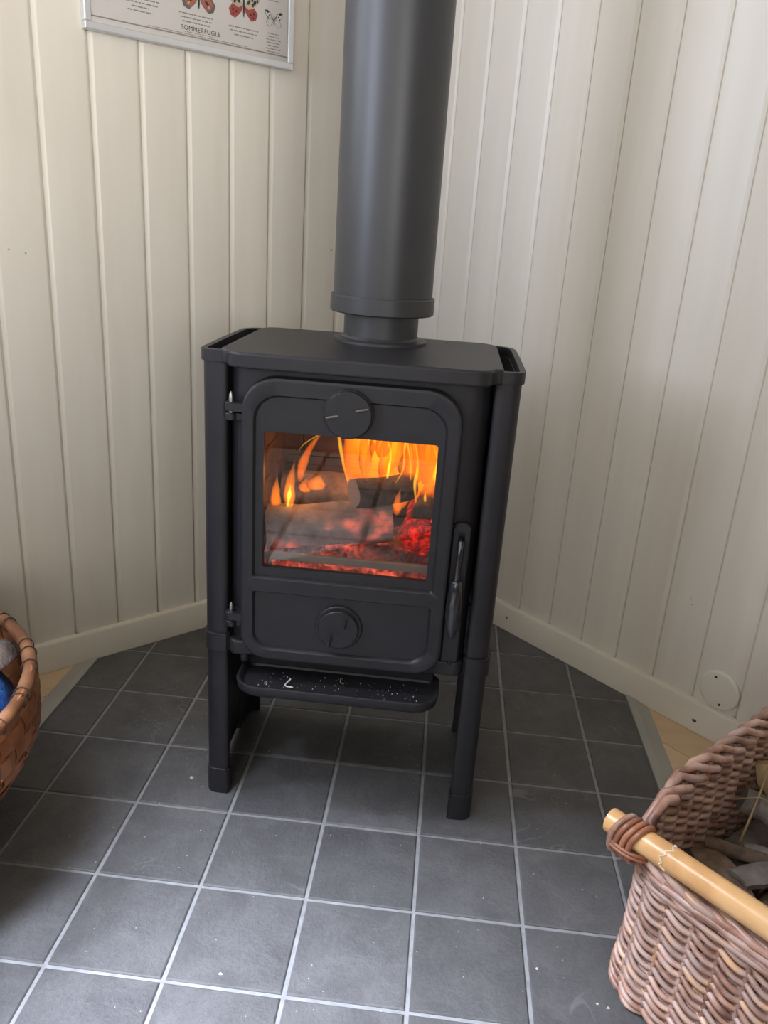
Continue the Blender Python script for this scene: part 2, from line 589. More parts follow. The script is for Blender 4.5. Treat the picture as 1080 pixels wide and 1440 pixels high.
def window_frame(name, o, u, n_out, w0, w1, z0, z1, mull):
    mb = MB()
    t = 5.0
    Z = Vector((0, 0, 1))
    for a, b, c, d in ((w0, w1, z0, z0 + t), (w0, w1, z1 - t, z1), (w0, w0 + t, z0 + t, z1 - t), (w1 - t, w1, z0 + t, z1 - t),
                       (mull - t / 2, mull + t / 2, z0 + t, z1 - t)):
        mb.obox(o + u * a + n_out * 1.0 + Z * c, u * (b - a), n_out * 4, Z * (d - c))
    return struct(name, mb, M['white'], smooth=0)


wall_with_window('wall_back', room(ROOM, 0), UR, UL, 10, 288, 45, 200)
window_frame('window_1', room(ROOM, 0), UR, UL, 10, 288, 45, 200, 130)
wall_with_window('wall_front', room(0, ROOM), UL, UR, 140, 295, 65, 195)
window_frame('window_2', room(0, ROOM), UL, UR, 140, 295, 65, 195, 220)

window_frame('lamp_frame_left', COR, UL, NL, 105, 195, 100, 207, 150)  # frame put round the left wall lamp; no opening behind it

# skirting boards
BB, BH = 1.3, 6.2
for nm, W, u, n in (('baseboard_left', WL, UL, NL), ('baseboard_right', WR, UR, NR)):
    prof = [(0, 0.02), (BB, 0.02), (BB, BH - 0.3), (BB - 0.12, BH - 0.08), (BB - 0.3, BH), (0, BH + 0.05)]
    mb = MB()
    s0 = BB if nm.endswith('left') else 0.0
    mb.loft([[W(s0, a, z) for a, z in prof], [W(ROOM, a, z) for a, z in prof]])
    bb = struct(nm, mb, M['baseboard'], smooth=30)
    if nm.endswith('right'):
        for s_, z_ in ((40.6, 3.4), (89.2, 2.4)):
            q = MB()
            c_ = W(s_, BB, z_)
            loops = []
            for r_, o_ in ((0.28, -0.02), (0.28, 0.05), (0.16, 0.06), (0.12, 0.0)):
                loops.append([c_ + u * (math.cos(2 * pi * k / 10) * r_ * (1.6 if s_ > 60 else 1)) + n * o_ + Vector((0, 0, math.sin(2 * pi * k / 10) * r_)) for k in range(10)])
            q.loft(loops)
            obj('nail_hole', q, M['dark'], bb)

# small knots and nail marks in the boards
for par, W, u, n, marks in ((wall_left, WL, UL, NL, ((26.9, 82.7, 0.35), (93.8, 80.7, 0.2), (91.1, 80.2, 0.2))), (wall_right, WR, UR, NR, ((83.3, 24.5, 0.2), (82.9, 25.6, 0.14)))):
    for s_, z_, r_ in marks:
        q = MB()
        c_ = W(s_, 0, z_)
        q.loft([[c_ + u * (math.cos(2 * pi * k / 9) * a * r_) + n * o_ + Vector((0, 0, math.sin(2 * pi * k / 9) * a * r_ * 0.8)) for k in range(9)] for a, o_ in ((1.0, -0.02), (0.8, 0.05), (0.4, 0.04))])
        obj('nail_mark', q, M['strip'], par)

# ------------------------------------------------------------------ hearth tiles
TP, TJ = 15.0, 0.55
TX0, TX1 = -55.4, 54.3
TYF = -140.0
GX, GY = -3.1 * TP, -2.35 * TP


def clip(poly, nx, ny, c):
    """keep nx*x+ny*y <= c"""
    out = []
    for i in range(len(poly)):
        a, b = poly[i], poly[(i + 1) % len(poly)]
        da, db = nx * a[0] + ny * a[1] - c, nx * b[0] + ny * b[1] - c
        if da <= 0:
            out.append(a)
        if da * db < 0:
            t = da / (da - db)
            out.append((a[0] + (b[0] - a[0]) * t, a[1] + (b[1] - a[1]) * t))
    return out


def area(p):
    return 0.5 * sum(p[i][0] * p[(i + 1) % len(p)][1] - p[(i + 1) % len(p)][0] * p[i][1] for i in range(len(p)))


def slab(poly, top, th, bev, rnd, name, mat, parent):
    cx = sum(p[0] for p in poly) / len(poly); cy = sum(p[1] for p in poly) / len(poly)
    def inset(k):
        out = []
        for x, y in poly:
            d = math.hypot(x - cx, y - cy) or 1
            out.append((cx + (x - cx) * (1 - k / d), cy + (y - cy) * (1 - k / d)))
        return out
    jit = [(rnd.uniform(-0.05, 0.05), rnd.uniform(-0.05, 0.05), rnd.uniform(-0.03, 0.03)) for _ in poly]
    lo = [(x, y, -th) for x, y in poly]
    mid = [(x + j[0], y + j[1], top - bev + j[2]) for (x, y), j in zip(poly, jit)]
    hi = [(x + j[0], y + j[1], top + j[2]) for (x, y), j in zip(inset(bev * 1.8), jit)]
    mb = MB(); mb.loft([lo, mid, hi], cap0=False)
    base = (cx, cy, 0)
    me_o = obj(name, mb_shift(mb, base), mat, None, smooth=0)
    me_o.location = Vector(base) * S
    me_o.parent = parent
    return me_o


def mb_shift(mb, base):
    b = Vector(base)
    mb.v = [p - b for p in mb.v]
    return mb


rt = random.Random(3)
for i in range(-2, 9):
    for j in range(-9, 10):
        x0, y0 = GX + i * TP + TJ / 2, GY + j * TP + TJ / 2
        poly = [(x0, y0), (x0 + TP - TJ, y0), (x0 + TP - TJ, y0 + TP - TJ), (x0, y0 + TP - TJ)]
        poly = clip(poly, -1, 1, 90.7 + 0.6)
        if len(poly) > 2: poly = clip(poly, 1, 1, 96.3 + 0.6)
        if len(poly) > 2: poly = clip(poly, 1, 0, TX1 - 0.1)
        if len(poly) > 2: poly = clip(poly, -1, 0, -TX0 - 0.1)
        if len(poly) > 2: poly = clip(poly, -27 / 41.9, -32 / 41.9, 92.0)
        if len(poly) < 3 or area(poly) < 1.5:
            continue
        slab(poly, 0.0, 0.3, 0.14, rt, 'tile', M['slate'], floor)

# pale stone paving behind the camera (seen only mirrored in the stove glass)
rp = random.Random(4)
q = MB(); q.obox((-110, -215, -0.24), (220, 0, 0), (0, 125, 0), (0, 0, 0.02))
obj('dark_bedding', q, M['ink_black'], floor, smooth=0)
for i in range(-4, 4):
    for j in range(0, 5):
        x0, y0 = -9 + i * 24.6, -93 - j * 24.6 - 24.6
        poly = [(x0 + .8, y0 + .8), (x0 + 23.8, y0 + .8), (x0 + 23.8, y0 + 23.8), (x0 + .8, y0 + 23.8)]
        poly = clip(poly, 27 / 41.9, 32 / 41.9, -93.6)
        if len(poly) > 2: poly = clip(poly, 0, -1, 210)
        if len(poly) > 2 and area(poly) > 4:
            slab(poly, -0.02, 0.3, 0.15, rp, 'stone', M['pale_tile'], floor)

# wooden floorboards on both sides of the hearth
ro = random.Random(5)
for side in (0, 1):
    for k in range(0, 26):
        b0 = k * 9.5
        poly = []
        lo, hi = b0, b0 + 9.35
        for (a, b) in ((0, lo), (ROOM, lo), (ROOM, hi), (0, hi)):
            p = room(b, a) if side == 1 else room(a, b)
            poly.append((p.x, p.y))
        if area(poly) < 0:
            poly.reverse()
        if side == 0:
            poly = clip(poly, 1, 0, TX0 - 3.6)
        else:
            poly = clip(poly, -1, 0, -(TX1 + 3.9))
        if len(poly) > 2: poly = clip(poly, 0, -1, 110)
        if len(poly) > 2: poly = clip(poly, -1, 1, 90.7 + 0.8)
        if len(poly) > 2: poly = clip(poly, 1, 1, 96.3 + 0.8)
        if len(poly) < 3 or abs(area(poly)) < 2:
            continue
        slab(poly, -0.05, 0.3, 0.05, ro, 'floor_plank', M['oak'], floor)

# edging strips between tiles and boards
for nm, xa, xb in (('trim_1', TX0 - 3.6, TX0), ('trim_2', TX1, TX1 + 3.9)):
    lo = xa if nm == 'trim_1' else xb   # outer edge is lower
    inn = xb if nm == 'trim_1' else xa
    poly_end_o = (lo + 90.9) if nm == 'trim_1' else (96.5 - lo)
    poly_end_i = (inn + 90.9) if nm == 'trim_1' else (96.5 - inn)
    mid = inn + (lo - inn) * 0.35
    poly_end_m = poly_end_i + (poly_end_o - poly_end_i) * 0.35
    prof = [(lo, 0.02, poly_end_o), (mid, 0.42, poly_end_m), (inn, 0.3, poly_end_i)]
    mb = MB()
    l0 = [(x, TYF, -0.25) for x, z, ye in (prof[2], prof[0])] + [(x, TYF, z) for x, z, ye in prof]
    l1 = [(x, ye, -0.25) for x, z, ye in (prof[2], prof[0])] + [(x, ye, z) for x, z, ye in prof]
    mb.loft([l0, l1])
    struct(nm, mb, M['strip'], smooth=0)

# ------------------------------------------------------------------ wood stove
stove = thing('wood_stove', 'black cast iron wood stove on four legs with a lit fire behind glass', 'stove', (0, 10, 0))
IR = M['iron']

# --- body shell with a firebox opening
def body_section():
    p = []
    xl, xr, yf, yb, r = -17.9, 17.7, -0.9, 23.0, 3.0
    left = [(xl + r - r * math.sin(math.radians(a)), yf + r - r * math.cos(math.radians(a))) for a in (90, 70, 50, 30, 15, 0)]
    right = [(xr - r + r * math.sin(math.radians(a)), yf + r - r * math.cos(math.radians(a))) for a in (0, 15, 30, 50, 70, 90)]
    return left + [(-13.6, yf), (12.4, yf)] + right + [(xr, yb), (xl, yb)]


sec = body_section()
iL = 6
mb = MB()
zs = [28.5, 38.6, 63.6, 69.95]
n = len(sec)
vs = [(x, y, z) for z in zs for x, y in sec]
fs = []
for k in range(3):
    for i in range(n):
        if k == 1 and i == iL:
            continue
        j = (i + 1) % n
        fs.append((k * n + i, k * n + j, (k + 1) * n + j, (k + 1) * n + i))
fs.append(tuple(reversed(range(n)))); fs.append(tuple(3 * n + i for i in range(n)))
mb.add(vs, fs)
# throat of the opening, 1 cm deep
mb.loft([[(-13.6, y, 38.6), (12.4, y, 38.6), (12.4, y, 63.6), (-13.6, y, 63.6)] for y in (-0.9, 0.3)], False, False)
obj('body', mb, IR, stove, smooth=40, fix=False)

# --- firebox lining
mb = MB()
mb.box(-15.2, -14.6, 0.3, 21.4, 37.6, 66.5)
mb.box(13.6, 14.2, 0.3, 21.4, 37.6, 66.5)
mb.box(-15.2, 14.2, 21.0, 21.6, 37.6, 66.5)
mb.box(-15.2, 14.2, 0.3, 21.6, 37.2, 37.7)
mb.box(-15.2, 14.2, 0.3, 21.6, 66.4, 66.9)
lining = obj('firebox_lining', mb, M['brick'], stove, smooth=0)
for r in range(6):
    z0 = 38.0 + r * 4.7
    for c in range(4):
        x0 = -14.4 + c * 7.0 - (3.5 if r % 2 else 0)
        xa, xb = max(x0, -14.4), min(x0 + 6.8, 13.4)
        if xb - xa < 1: continue
        q = MB(); q.box(xa, xb, 20.1, 21.0, z0, z0 + 4.5)
        obj('brick', q, M['brick'], lining, smooth=0, bevel=0.12)
    for sx in (-1, 1):
        for c in range(3):
            y0 = 0.6 + c * 6.8
            q = MB()
            if sx < 0: q.box(-14.6, -14.0, y0, min(y0 + 6.6, 20.0), z0, z0 + 4.5)
            else: q.box(13.0, 13.6, y0, min(y0 + 6.6, 20.0), z0, z0 + 4.5)
            obj('brick', q, M['brick'], lining, smooth=0, bevel=0.12)
# log retainer bar along the front of the fire
q = MB(); q.box(-13.3, 12.4, 0.5, 1.2, 41.5, 42.7)
q.box(-12.6, -11.8, 0.6, 1.1, 37.7, 41.6); q.box(11.0, 11.8, 0.6, 1.1, 37.7, 41.6)
obj('log_retainer', q, M['retainer'], stove, smooth=0, bevel=0.2)

# --- top plate
out = []
def arc(cx, cy, r, a0, a1, k=5):
    return [(cx + r * math.cos(math.radians(a0 + (a1 - a0) * i / k)), cy + r * math.sin(math.radians(a0 + (a1 - a0) * i / k))) for i in range(k + 1)]
out += [(-18.7, 0.0), (-18.7, -1.3), (-17.7, -1.5)]
out += arc(-15.0, -1.35, 2.6, 190, 270)
out += arc(15.0, -1.35, 2.6, 270, 350)
out += [(17.8, -1.5), (18.8, -1.3), (18.8, 0.0), (18.8, 20.3)]
out += arc(15.8, 20.8, 3.0, 10, 80) + arc(-15.7, 20.8, 3.0, 100, 170) + [(-18.7, 20.3)]
mb = MB(); mb.prism(out, 69.9, 72.0)
top = obj('top_plate', mb, IR, stove, smooth=40, bevel=0.45)
for hx, hy in ((-9.2, 19.6), (10.9, 19.8)):
    q = MB(); q.lathe([(0.25, 71.95), (0.25, 72.02), (0.16, 72.02), (0.14, 71.98)], hx, hy, 12)
    obj('screw_hole', q, M['dark'], top)

# --- base plate
out = [(-17.9, 0.5)] + arc(-15.6, 0.2, 2.3, 180, 240, 4) + arc(-12.5, 0.6, 2.4, 240, 270, 3) + arc(12.3, 0.6, 2.4, 270, 300, 3) + arc(15.4, 0.2, 2.3, 300, 360, 4) + [(17.7, 22.5), (-17.9, 22.5)]
mb = MB(); mb.prism(out, 26.3, 28.7)
obj('base_plate', mb, IR, stove, smooth=40, bevel=0.35)
mb = MB(); mb.box(-15.0, 13.6, 0.8, 22.0, 23.6, 26.4)
obj('ash_pan_housing', mb, IR, stove, smooth=0, bevel=0.3)
mb = MB(); mb.lathe([(0.55, 24.9), (0.75, 25.3), (0.75, 26.0), (0.6, 26.4)], -15.3, -0.6, 14)
obj('tray_bracket', mb, IR, stove)

mb = MB(); mb.box(-17.6, 12.5, 22.3, 22.9, 5.0, 26.5)  # added plate, hidden by the tray, to keep the floor beneath darker
obj('rear_light_block', mb, IR, stove, smooth=0, bevel=0.2)

# --- side panels, bands, legs
CH = [(17.9, 0.6), (17.92, -0.65), (18.2, -0.93), (18.9, -1.0), (20.1, -0.95), (20.8, -0.72), (21.25, -0.2), (21.4, 0.6), (21.43, 6.0), (21.45, 10.5), (21.42, 17.0), (21.4, 20.6), (21.1, 22.0), (20.3, 23.1), (19.2, 23.6), (18.4, 23.6)]


def channel(path, th, z0, z1, grow=0.0, sx=1):
    P = [Vector((x, y)) for x, y in path]
    nrm = []
    for i in range(len(P)):
        t = P[min(i + 1, len(P) - 1)] - P[max(i - 1, 0)]
        t.normalize()
        nrm.append(Vector((t.y, -t.x)))
    o = [p + n_ * grow for p, n_ in zip(P, nrm)]
    i_ = [p - n_ * th for p, n_ in zip(P, nrm)]
    poly = [(sx * p.x, p.y) for p in o] + [(sx * p.x, p.y) for p in reversed(i_)]
    k = len(P)
    mb = MB()
    vs = [(x, y, z) for z in (z0, z1) for x, y in poly]
    N = 2 * k
    fs = []
    for a in range(N):
        b = (a + 1) % N
        fs.append((a, b, N + b, N + a))
    for a in range(k - 1):
        fs.append((a, N - 1 - a, N - 2 - a, a + 1))
        fs.append((N + a, N + a + 1, N + N - 2 - a, N + N - 1 - a))
    mb.add(vs, fs)
    return mb


for sx in (-1, 1):
    panel = obj('side_panel', channel(CH, 0.6, 29.0, 70.3, 0, sx), IR, stove, smooth=40, bevel=0.1)
    obj('top_band', channel(CH, 0.5, 70.1, 71.7, 0.32, sx), IR, panel, smooth=40, bevel=0.28)
    obj('bottom_band', channel(CH, 0.5, 26.4, 29.3, 0.32, sx), IR, panel, smooth=40, bevel=0.28)
    rl = random.Random(11)
    for k in range(9):       # cast leaf relief on the outer face
        q = MB()
        yy, zz = rl.uniform(5, 18), 38 + k * 2.4
        loops = []
        for r_, h_ in ((1.6, 0), (1.5, 0.25), (1.0, 0.5), (0.3, 0.62)):
            loops.append([(sx * (21.4 + h_), yy + math.cos(2 * pi * t / 10) * r_ * 1.4, zz + math.sin(2 * pi * t / 10) * r_ * 0.75) for t in range(10)])
        q.loft(loops)
        obj('leaf_relief', q, IR, panel)
    q = MB(); xs = sorted((sx * 20.6, sx * 21.25)); q.box(xs[0], xs[1], 2.0, 22.0, 1.3, 26.6)
    obj('lower_side_plate', q, IR, stove, smooth=0, bevel=0.1)
    front = CH[:9]
    rear = [(21.42, 16.5)] + CH[11:]
    for path in (front, rear):
        leg = obj('leg', channel(path, 1.0, 4.6, 26.5, -0.02, sx), IR, stove, smooth=40, bevel=0.1)
        obj('foot', channel(path, 1.0, 0.0, 4.7, 0.14, sx), IR, leg, smooth=40, bevel=0.12)

# --- door
DX0, DX1 = -15.4, 14.1
mb = MB()
YF, YR, YB = -3.0, -2.45, -1.35
for (z0, z1, rt_, rb_, rec, glass) in (
        (38.9, 68.9, 4.6, 0.02, (-13.8, 12.3, 39.9, 66.6, 3.3, 0.4), (-12.4, 11.15, 41.5, 61.5, 0.4)),
        (26.7, 38.9, 0.02, 3.9, (-13.7, 12.2, 28.4, 37.9, 0.4, 2.6), None)):
    b_t = 0.35 if rt_ > 1 else 0.0
    b_b = 0.35 if rb_ > 1 else 0.0
    outer = rrect(DX0, DX1, z0, z1, rt_, rt_, rb_, rb_, YF + 0.35)
    face = rrect(DX0 + 0.35, DX1 - 0.35, z0 + b_b, z1 - b_t, max(rt_ - 0.3, 0.02), max(rt_ - 0.3, 0.02), max(rb_ - 0.3, 0.02), max(rb_ - 0.3, 0.02), YF)
    mid_ = rrect(DX0 + 0.1, DX1 - 0.1, z0 + b_b * 0.3, z1 - b_t * 0.3, rt_, rt_, rb_, rb_, YF + 0.1)
    back = [(x, YB, z) for x, y, z in outer]
    rx0, rx1, rz0, rz1, rr_t, rr_b = rec
    r0 = rrect(rx0, rx1, rz0, rz1, rr_t, rr_t, rr_b, rr_b, YF)
    r1 = rrect(rx0 + 0.12, rx1 - 0.12, rz0 + 0.12, rz1 - 0.12, rr_t, rr_t, rr_b, rr_b, YF + 0.12)
    r2 = rrect(rx0 + 0.3, rx1 - 0.3, rz0 + 0.3, rz1 - 0.3, rr_t, rr_t, rr_b, rr_b, YR)
    face2 = rrect(DX0 + 0.5, DX1 - 0.5, z0 + (0.5 if b_b else 0), z1 - (0.5 if b_t else 0), max(rt_ - 0.4, 0.02), max(rt_ - 0.4, 0.02), max(rb_ - 0.4, 0.02), max(rb_ - 0.4, 0.02), YF)
    loops = [back, outer, mid_, face, face2, r0, r1, r2]
    if glass:
        g = rrect(glass[0], glass[1], glass[2], glass[3], *([glass[4]] * 4), YR)
        loops.append(g)
        loops.append([(x, YB, z) for x, y, z in g])
        mb.loft(loops, False, False)
        # back face of the upper half
        mb.loft([loops[-1], back], False, False)
    else:
        mb.loft(loops, False, True)
        mb.add(back, [tuple(range(len(back)))])
door = obj('door', mb, IR, stove, smooth=38, fix=False)
q = MB(); q.box(-12.8, 11.55, -1.95, -1.55, 41.1, 61.9)
obj('glass_pane', q, M['glass'], door, smooth=0)
# retaining gasket behind the pane
q = MB()
q.loft([rrect(-14.0, 12.7, 39.6, 63.0, 1, 1, 1, 1, y) for y in (-1.5, -0.95)], False, False)
q.loft([rrect(-12.6, 11.3, 41.3, 61.7, .5, .5, .5, .5, y) for y in (-0.95, -1.5)], False, False)
q.loft([rrect(-14.0, 12.7, 39.6, 63.0, 1, 1, 1, 1, -0.95), rrect(-12.6, 11.3, 41.3, 61.7, .5, .5, .5, .5, -0.95)], False, False)
obj('gasket', q, M['dark'], door)


def disc_y(mb, cx, cz, prof, n=36, mi=0):
    """prof: (r, y) from back to front"""
    mb.loft([[(cx + r * math.cos(2 * pi * k / n), y, cz + r * math.sin(2 * pi * k / n)) for k in range(n)] for r, y in prof], mi=mi)


for nm, cx, cz, base_r, r, y0, pins in (
        ('upper_air_valve', -0.95, 64.9, 3.35, 3.15, YF, ((-2.25, 64.7), (1.65, 65.9))),
        ('lower_air_valve', -0.95, 33.1, 3.45, 2.95, YR, ((-1.95, 31.6), (0.15, 34.6)))):
    q = MB()
    disc_y(q, cx, cz, [(base_r, y0 + 0.6), (base_r, y0 - 0.25), (base_r - 0.15, y0 - 0.4), (r - 0.3, y0 - 0.42), (r - 0.3, y0 - 0.5), (r, y0 - 0.52), (r, y0 - 0.95), (r - 0.12, y0 - 1.08)])
    kn = obj(nm, q, IR, door)
    for px, pz in pins:
        w = MB()
        if nm == 'lower_air_valve':
            disc_y(w, px, pz, [(0.2, y0 - 0.8), (0.2, y0 - 2.0), (0.3, y0 - 2.1), (0.3, y0 - 2.9), (0.2, y0 - 3.1), (0.12, y0 - 3.6)], 12)
        else:
            w.tube([(px, y0 - 0.9, pz), (px - 0.75, y0 - 1.25, pz - 0.12), (px - 1.55, y0 - 1.6, pz - 0.25)], 0.2, 10)
        pn = obj('pin', w, M['steel'] if nm == 'upper_air_valve' else IR, kn)
        pn['label'] = 'steel pin' if nm == 'upper_air_valve' else 'black pin'

# --- hinges
for zc in (64.1, 32.8):
    q = MB()
    q.box(-17.4, -15.0, -2.6, -0.6, zc - 0.25, zc + 0.85)
    q.lathe([(0.75, zc - 0.3), (0.85, zc - 0.2), (0.85, zc + 0.8), (0.75, zc + 0.9)], -17.1, -1.7, 16)
    q.lathe([(0.7, zc - 1.55), (0.8, zc - 1.45), (0.8, zc - 0.7), (0.7, zc - 0.6)], -17.1, -1.7, 16)
    q.box(-17.2, -15.6, -1.9, -0.2, zc - 1.45, zc - 0.65)
    hg = obj('hinge', q, IR, stove, smooth=40)
    w = MB(); w.lathe([(0.33, zc - 0.9), (0.33, zc + 1.3), (0.3, zc + 1.8), (0.12, zc + 2.25)], -17.1, -1.7, 12)
    ho = obj('hinge_pin', w, M['steel'], hg)
    ho['label'] = 'steel pin with a pointed tip'

# --- door handle on the right
q = MB()
lo = rrect(14.2, 16.7, 28.8, 50.6, 1.0, 1.0, 0.4, 0.4, -0.6)
q.loft([lo, [(x, -1.7, z) for x, y, z in lo], rrect(14.4, 16.5, 29.0, 50.4, 0.9, 0.9, 0.3, 0.3, -1.9), rrect(15.0, 15.95, 44.4, 49.4, .45, .45, .45, .45, -1.9),
        rrect(15.0, 15.95, 44.4, 49.4, .45, .45, .45, .45, -1.2)], False, True)
lp = obj('latch_plate', q, IR, stove)
q = MB()
q.tube([(15.5, -1.3, 48.2), (15.45, -2.6, 48.0), (15.4, -3.0, 47.0), (15.35, -3.15, 44.5), (15.35, -3.2, 42.0)], [0.4, 0.42, 0.4, 0.36, 0.36], 10)
hd = obj('handle_rod', q, M['gloss'], stove)
q = MB()
prof = [(0.72, 42.6), (0.82, 42.4), (1.0, 40.9), (1.16, 38.8), (1.12, 37.0), (0.9, 35.4), (0.62, 34.3), (0.5, 33.8), (0.42, 33.7)]
q.lathe(prof, 15.35, -3.3, 20)
hg = obj('handle', q, M['gloss'], stove)
hg['label'] = 'glossy black teardrop handle grip'
q = MB(); q.lathe([(0.45, 28.2), (0.5, 28.6), (0.5, 29.3), (0.3, 29.5)], 15.6, -1.3, 12)
obj('latch_bolt', q, IR, stove)

# --- ash tray
def rr2(x0, x1, y0, y1, rf, rb, z, n=6):
    pts = []
    for cx, cy, r, a0 in ((x1 - rb, y1 - rb, rb, 0), (x0 + rb, y1 - rb, rb, 90), (x0 + rf, y0 + rf, rf, 180), (x1 - rf, y0 + rf, rf, 270)):
        for k in range(n + 1):
            a = math.radians(a0 + 90 * k / n)
            pts.append((cx + r * math.cos(a), cy + r * math.sin(a), z))
    return pts


q = MB()
q.loft([rr2(-15.4, 13.9, -5.6, 2.0, 3.2, 1.0, 22.0), rr2(-15.8, 14.3, -6.0, 2.2, 3.4, 1.0, 22.5), rr2(-15.95, 14.45, -6.2, 2.3, 3.5, 1.0, 23.7), rr2(-15.85, 14.35, -6.1, 2.2, 3.5, 1.0, 23.9),
        rr2(-15.6, 14.1, -5.85, 2.0, 3.3, 1.0, 23.9), rr2(-15.4, 13.9, -5.65, 1.8, 3.2, 1.0, 23.7), rr2(-14.9, 13.4, -5.1, 1.4, 2.8, 1.0, 22.95)])
obj('ash_tray', q, IR, stove, smooth=50)

# ------------------------------------------------------------------ stove pipe
PX, PY = 0.85, 17.0
pipe = thing('stove_pipe', 'wide matt black flue pipe rising from the stove top', 'pipe', (PX, PY, 72))
q = MB(); q.lathe([(7.0, 72.0), (7.0, 72.35), (6.7, 72.5), (5.9, 72.55), (5.6, 72.9)], PX, PY, 48, cap1=False)
obj('flange', q, M['pipe'], pipe)
q = MB(); q.lathe([(5.6, 72.3), (5.6, 77.5)], PX, PY, 48, cap0=False)
obj('inner_pipe', q, M['pipe'], pipe)
q = MB(); q.lathe([(5.5, 76.35), (7.6, 76.25), (7.78, 76.4), (7.78, 78.6), (7.65, 78.75), (7.2, 78.75)], PX, PY, 56)
obj('collar', q, M['pipe'], pipe)
q = MB(); q.lathe([(7.38, 78.6), (7.38, CEIL - 0.1)], PX, PY, 64)
obj('outer_pipe', q, M['pipe'], pipe)

# ------------------------------------------------------------------ fire
def log_mesh(p0, p1, r, seed, mi_side=0, mi_end=1, n=14, seg=8, wob=0.12, taper=0.92, flat=1.0):
    rg = random.Random(seed)
    w = [[1 + rg.uniform(-wob, wob) for _ in range(n)] for _ in range(3)]
    p0, p1 = Vector(p0), Vector(p1)
    ax = (p1 - p0)
    up = Vector((0, 0, 1)) if abs(ax.normalized().z) < 0.9 else Vector((1, 0, 0))
    t = ax.normalized(); u = (up - t * up.dot(t)).normalized(); v = t.cross(u)
    bend = u * rg.uniform(-.06, .06) * r * 3 + v * rg.uniform(-.06, .06) * r * 3
    loops = []
    for i in range(seg + 1):
        f = i / seg
        c = p0 + ax * f + bend * math.sin(pi * f)
        rr = r * (1 + (taper - 1) * f)
        if i in (0, seg): rr *= 0.94
        l = []
        for k in range(n):
            g = f * 2
            a, b = int(min(g, 1)), int(min(g, 1)) + 1
            ww = w[a][k] * (1 - (g - a)) + w[b][k] * (g - a) + rg.uniform(-wob, wob) * 0.25
            an = 2 * pi * k / n
            l.append(c + u * math.cos(an) * rr * ww * flat + v * math.sin(an) * rr * ww)
        loops.append(l)
    mb = MB()
    mb.loft(loops, False, False, True, mi_side)
    N = len(mb.v)
    # end faces as fans
    for l, rev in ((loops[0], True), (loops[-1], False)):
        c = sum(l, Vector()) / n
        mb.add(list(l) + [c], [((k + 1) % n, k, n) if rev else (k, (k + 1) % n, n) for k in range(n)], mi_end)
    return mb


tag(obj('burning_log', log_mesh((-13.4, 5.4, 44.6), (5.2, 7.8, 46.4), 3.35, 1, wob=0.14, n=18, seg=12, taper=0.95), [M['log_front'], M['log_front']], smooth=60),
    'long ash-grey log lying across the front of the fire in the stove', 'log')
tag(obj('burning_log', log_mesh((-0.6, 4.6, 51.4), (7.6, 10.0, 51.6), 2.25, 2, wob=0.05, n=18), [M['log_char'], M['log_end']], smooth=60),
    'short log with a round grey cut end lying on top of the ash-grey log', 'log')
tag(obj('burning_log', log_mesh((9.5, 3.6, 45.8), (9.6, 15, 46.4), 2.9, 3, wob=0.13, n=16), [M['log_glow'], M['log_glow']], smooth=60),
    'red glowing charred log at the right end of the fire', 'log')
tag(obj('burning_log', log_mesh((9.6, 4.2, 49.2), (11.2, 15.5, 50.4), 1.6, 5, wob=0.1), [M['log_char'], M['log_char']], smooth=60),
    'thin black charred log lying on top of the red glowing log', 'log')
tag(obj('burning_log', log_mesh((-13.2, 15.6, 47.3), (6.0, 16.2, 47.8), 3.3, 6, wob=0.14), [M['log_ash'], M['log_end']], smooth=60),
    'dark log lying at the back of the fire under the flames', 'log')

# ember bed: a bumpy heap of coals
re_ = random.Random(9)
q = MB()
nx, ny = 44, 28
for j in range(ny + 1):
    for i in range(nx + 1):
        x = -13.9 + 26.8 * i / nx
        y = 0.35 + 19.6 * j / ny
        z = 39.2 + 2.2 * min(1, max(0, (y - 1.5) / 6)) + re_.uniform(-0.5, 0.6)
        q.v.append(Vector((x, y, z)))
for j in range(ny):
    for i in range(nx):
        a = j * (nx + 1) + i
        q.f.append((a, a + 1, a + nx + 2, a + nx + 1)); q.mi.append(0)
tag(obj('ember_bed', q, M['ember'], smooth=0), 'bed of glowing red embers on the stove floor', 'embers', kind='stuff')


def tongue(mb, cx, cy, z0, h, w, d, seed, lean=0.0, pw=0.8, mi=0, curl=1.0, sheet=False):
    rg = random.Random(seed)
    ph, ph2 = rg.uniform(0, 6), rg.uniform(0, 6)
    loops = []
    seg, n = 16, 12
    for i in range(seg + 1):
        f = i / seg
        r = max(0.03, math.sin(pi * min(1, f ** pw * 0.98 + 0.02)) ** 0.8 * (1 - 0.55 * f))
        if sheet:      # a broad rising sheet, cut off by the roof of the firebox
            r = max(0.03, min(1.0, f * 3.2) ** 0.8 * (0.86 + 0.14 * math.sin(f * 7 + ph)))
        ox = lean * f * f + curl * (math.sin(ph + f * 5) * 0.12 * w * (0.4 + f))
        oy = math.sin(ph2 + f * 4) * 0.2 * d
        loops.append([(cx + ox + math.cos(2 * pi * k / n) * w * r * (1 + 0.12 * math.sin(3 * f * 6 + k + ph)),
                       cy + oy + math.sin(2 * pi * k / n) * d * r, z0 + h * f) for k in range(n)])
    mb.loft(loops, mi=mi)


fl = MB()
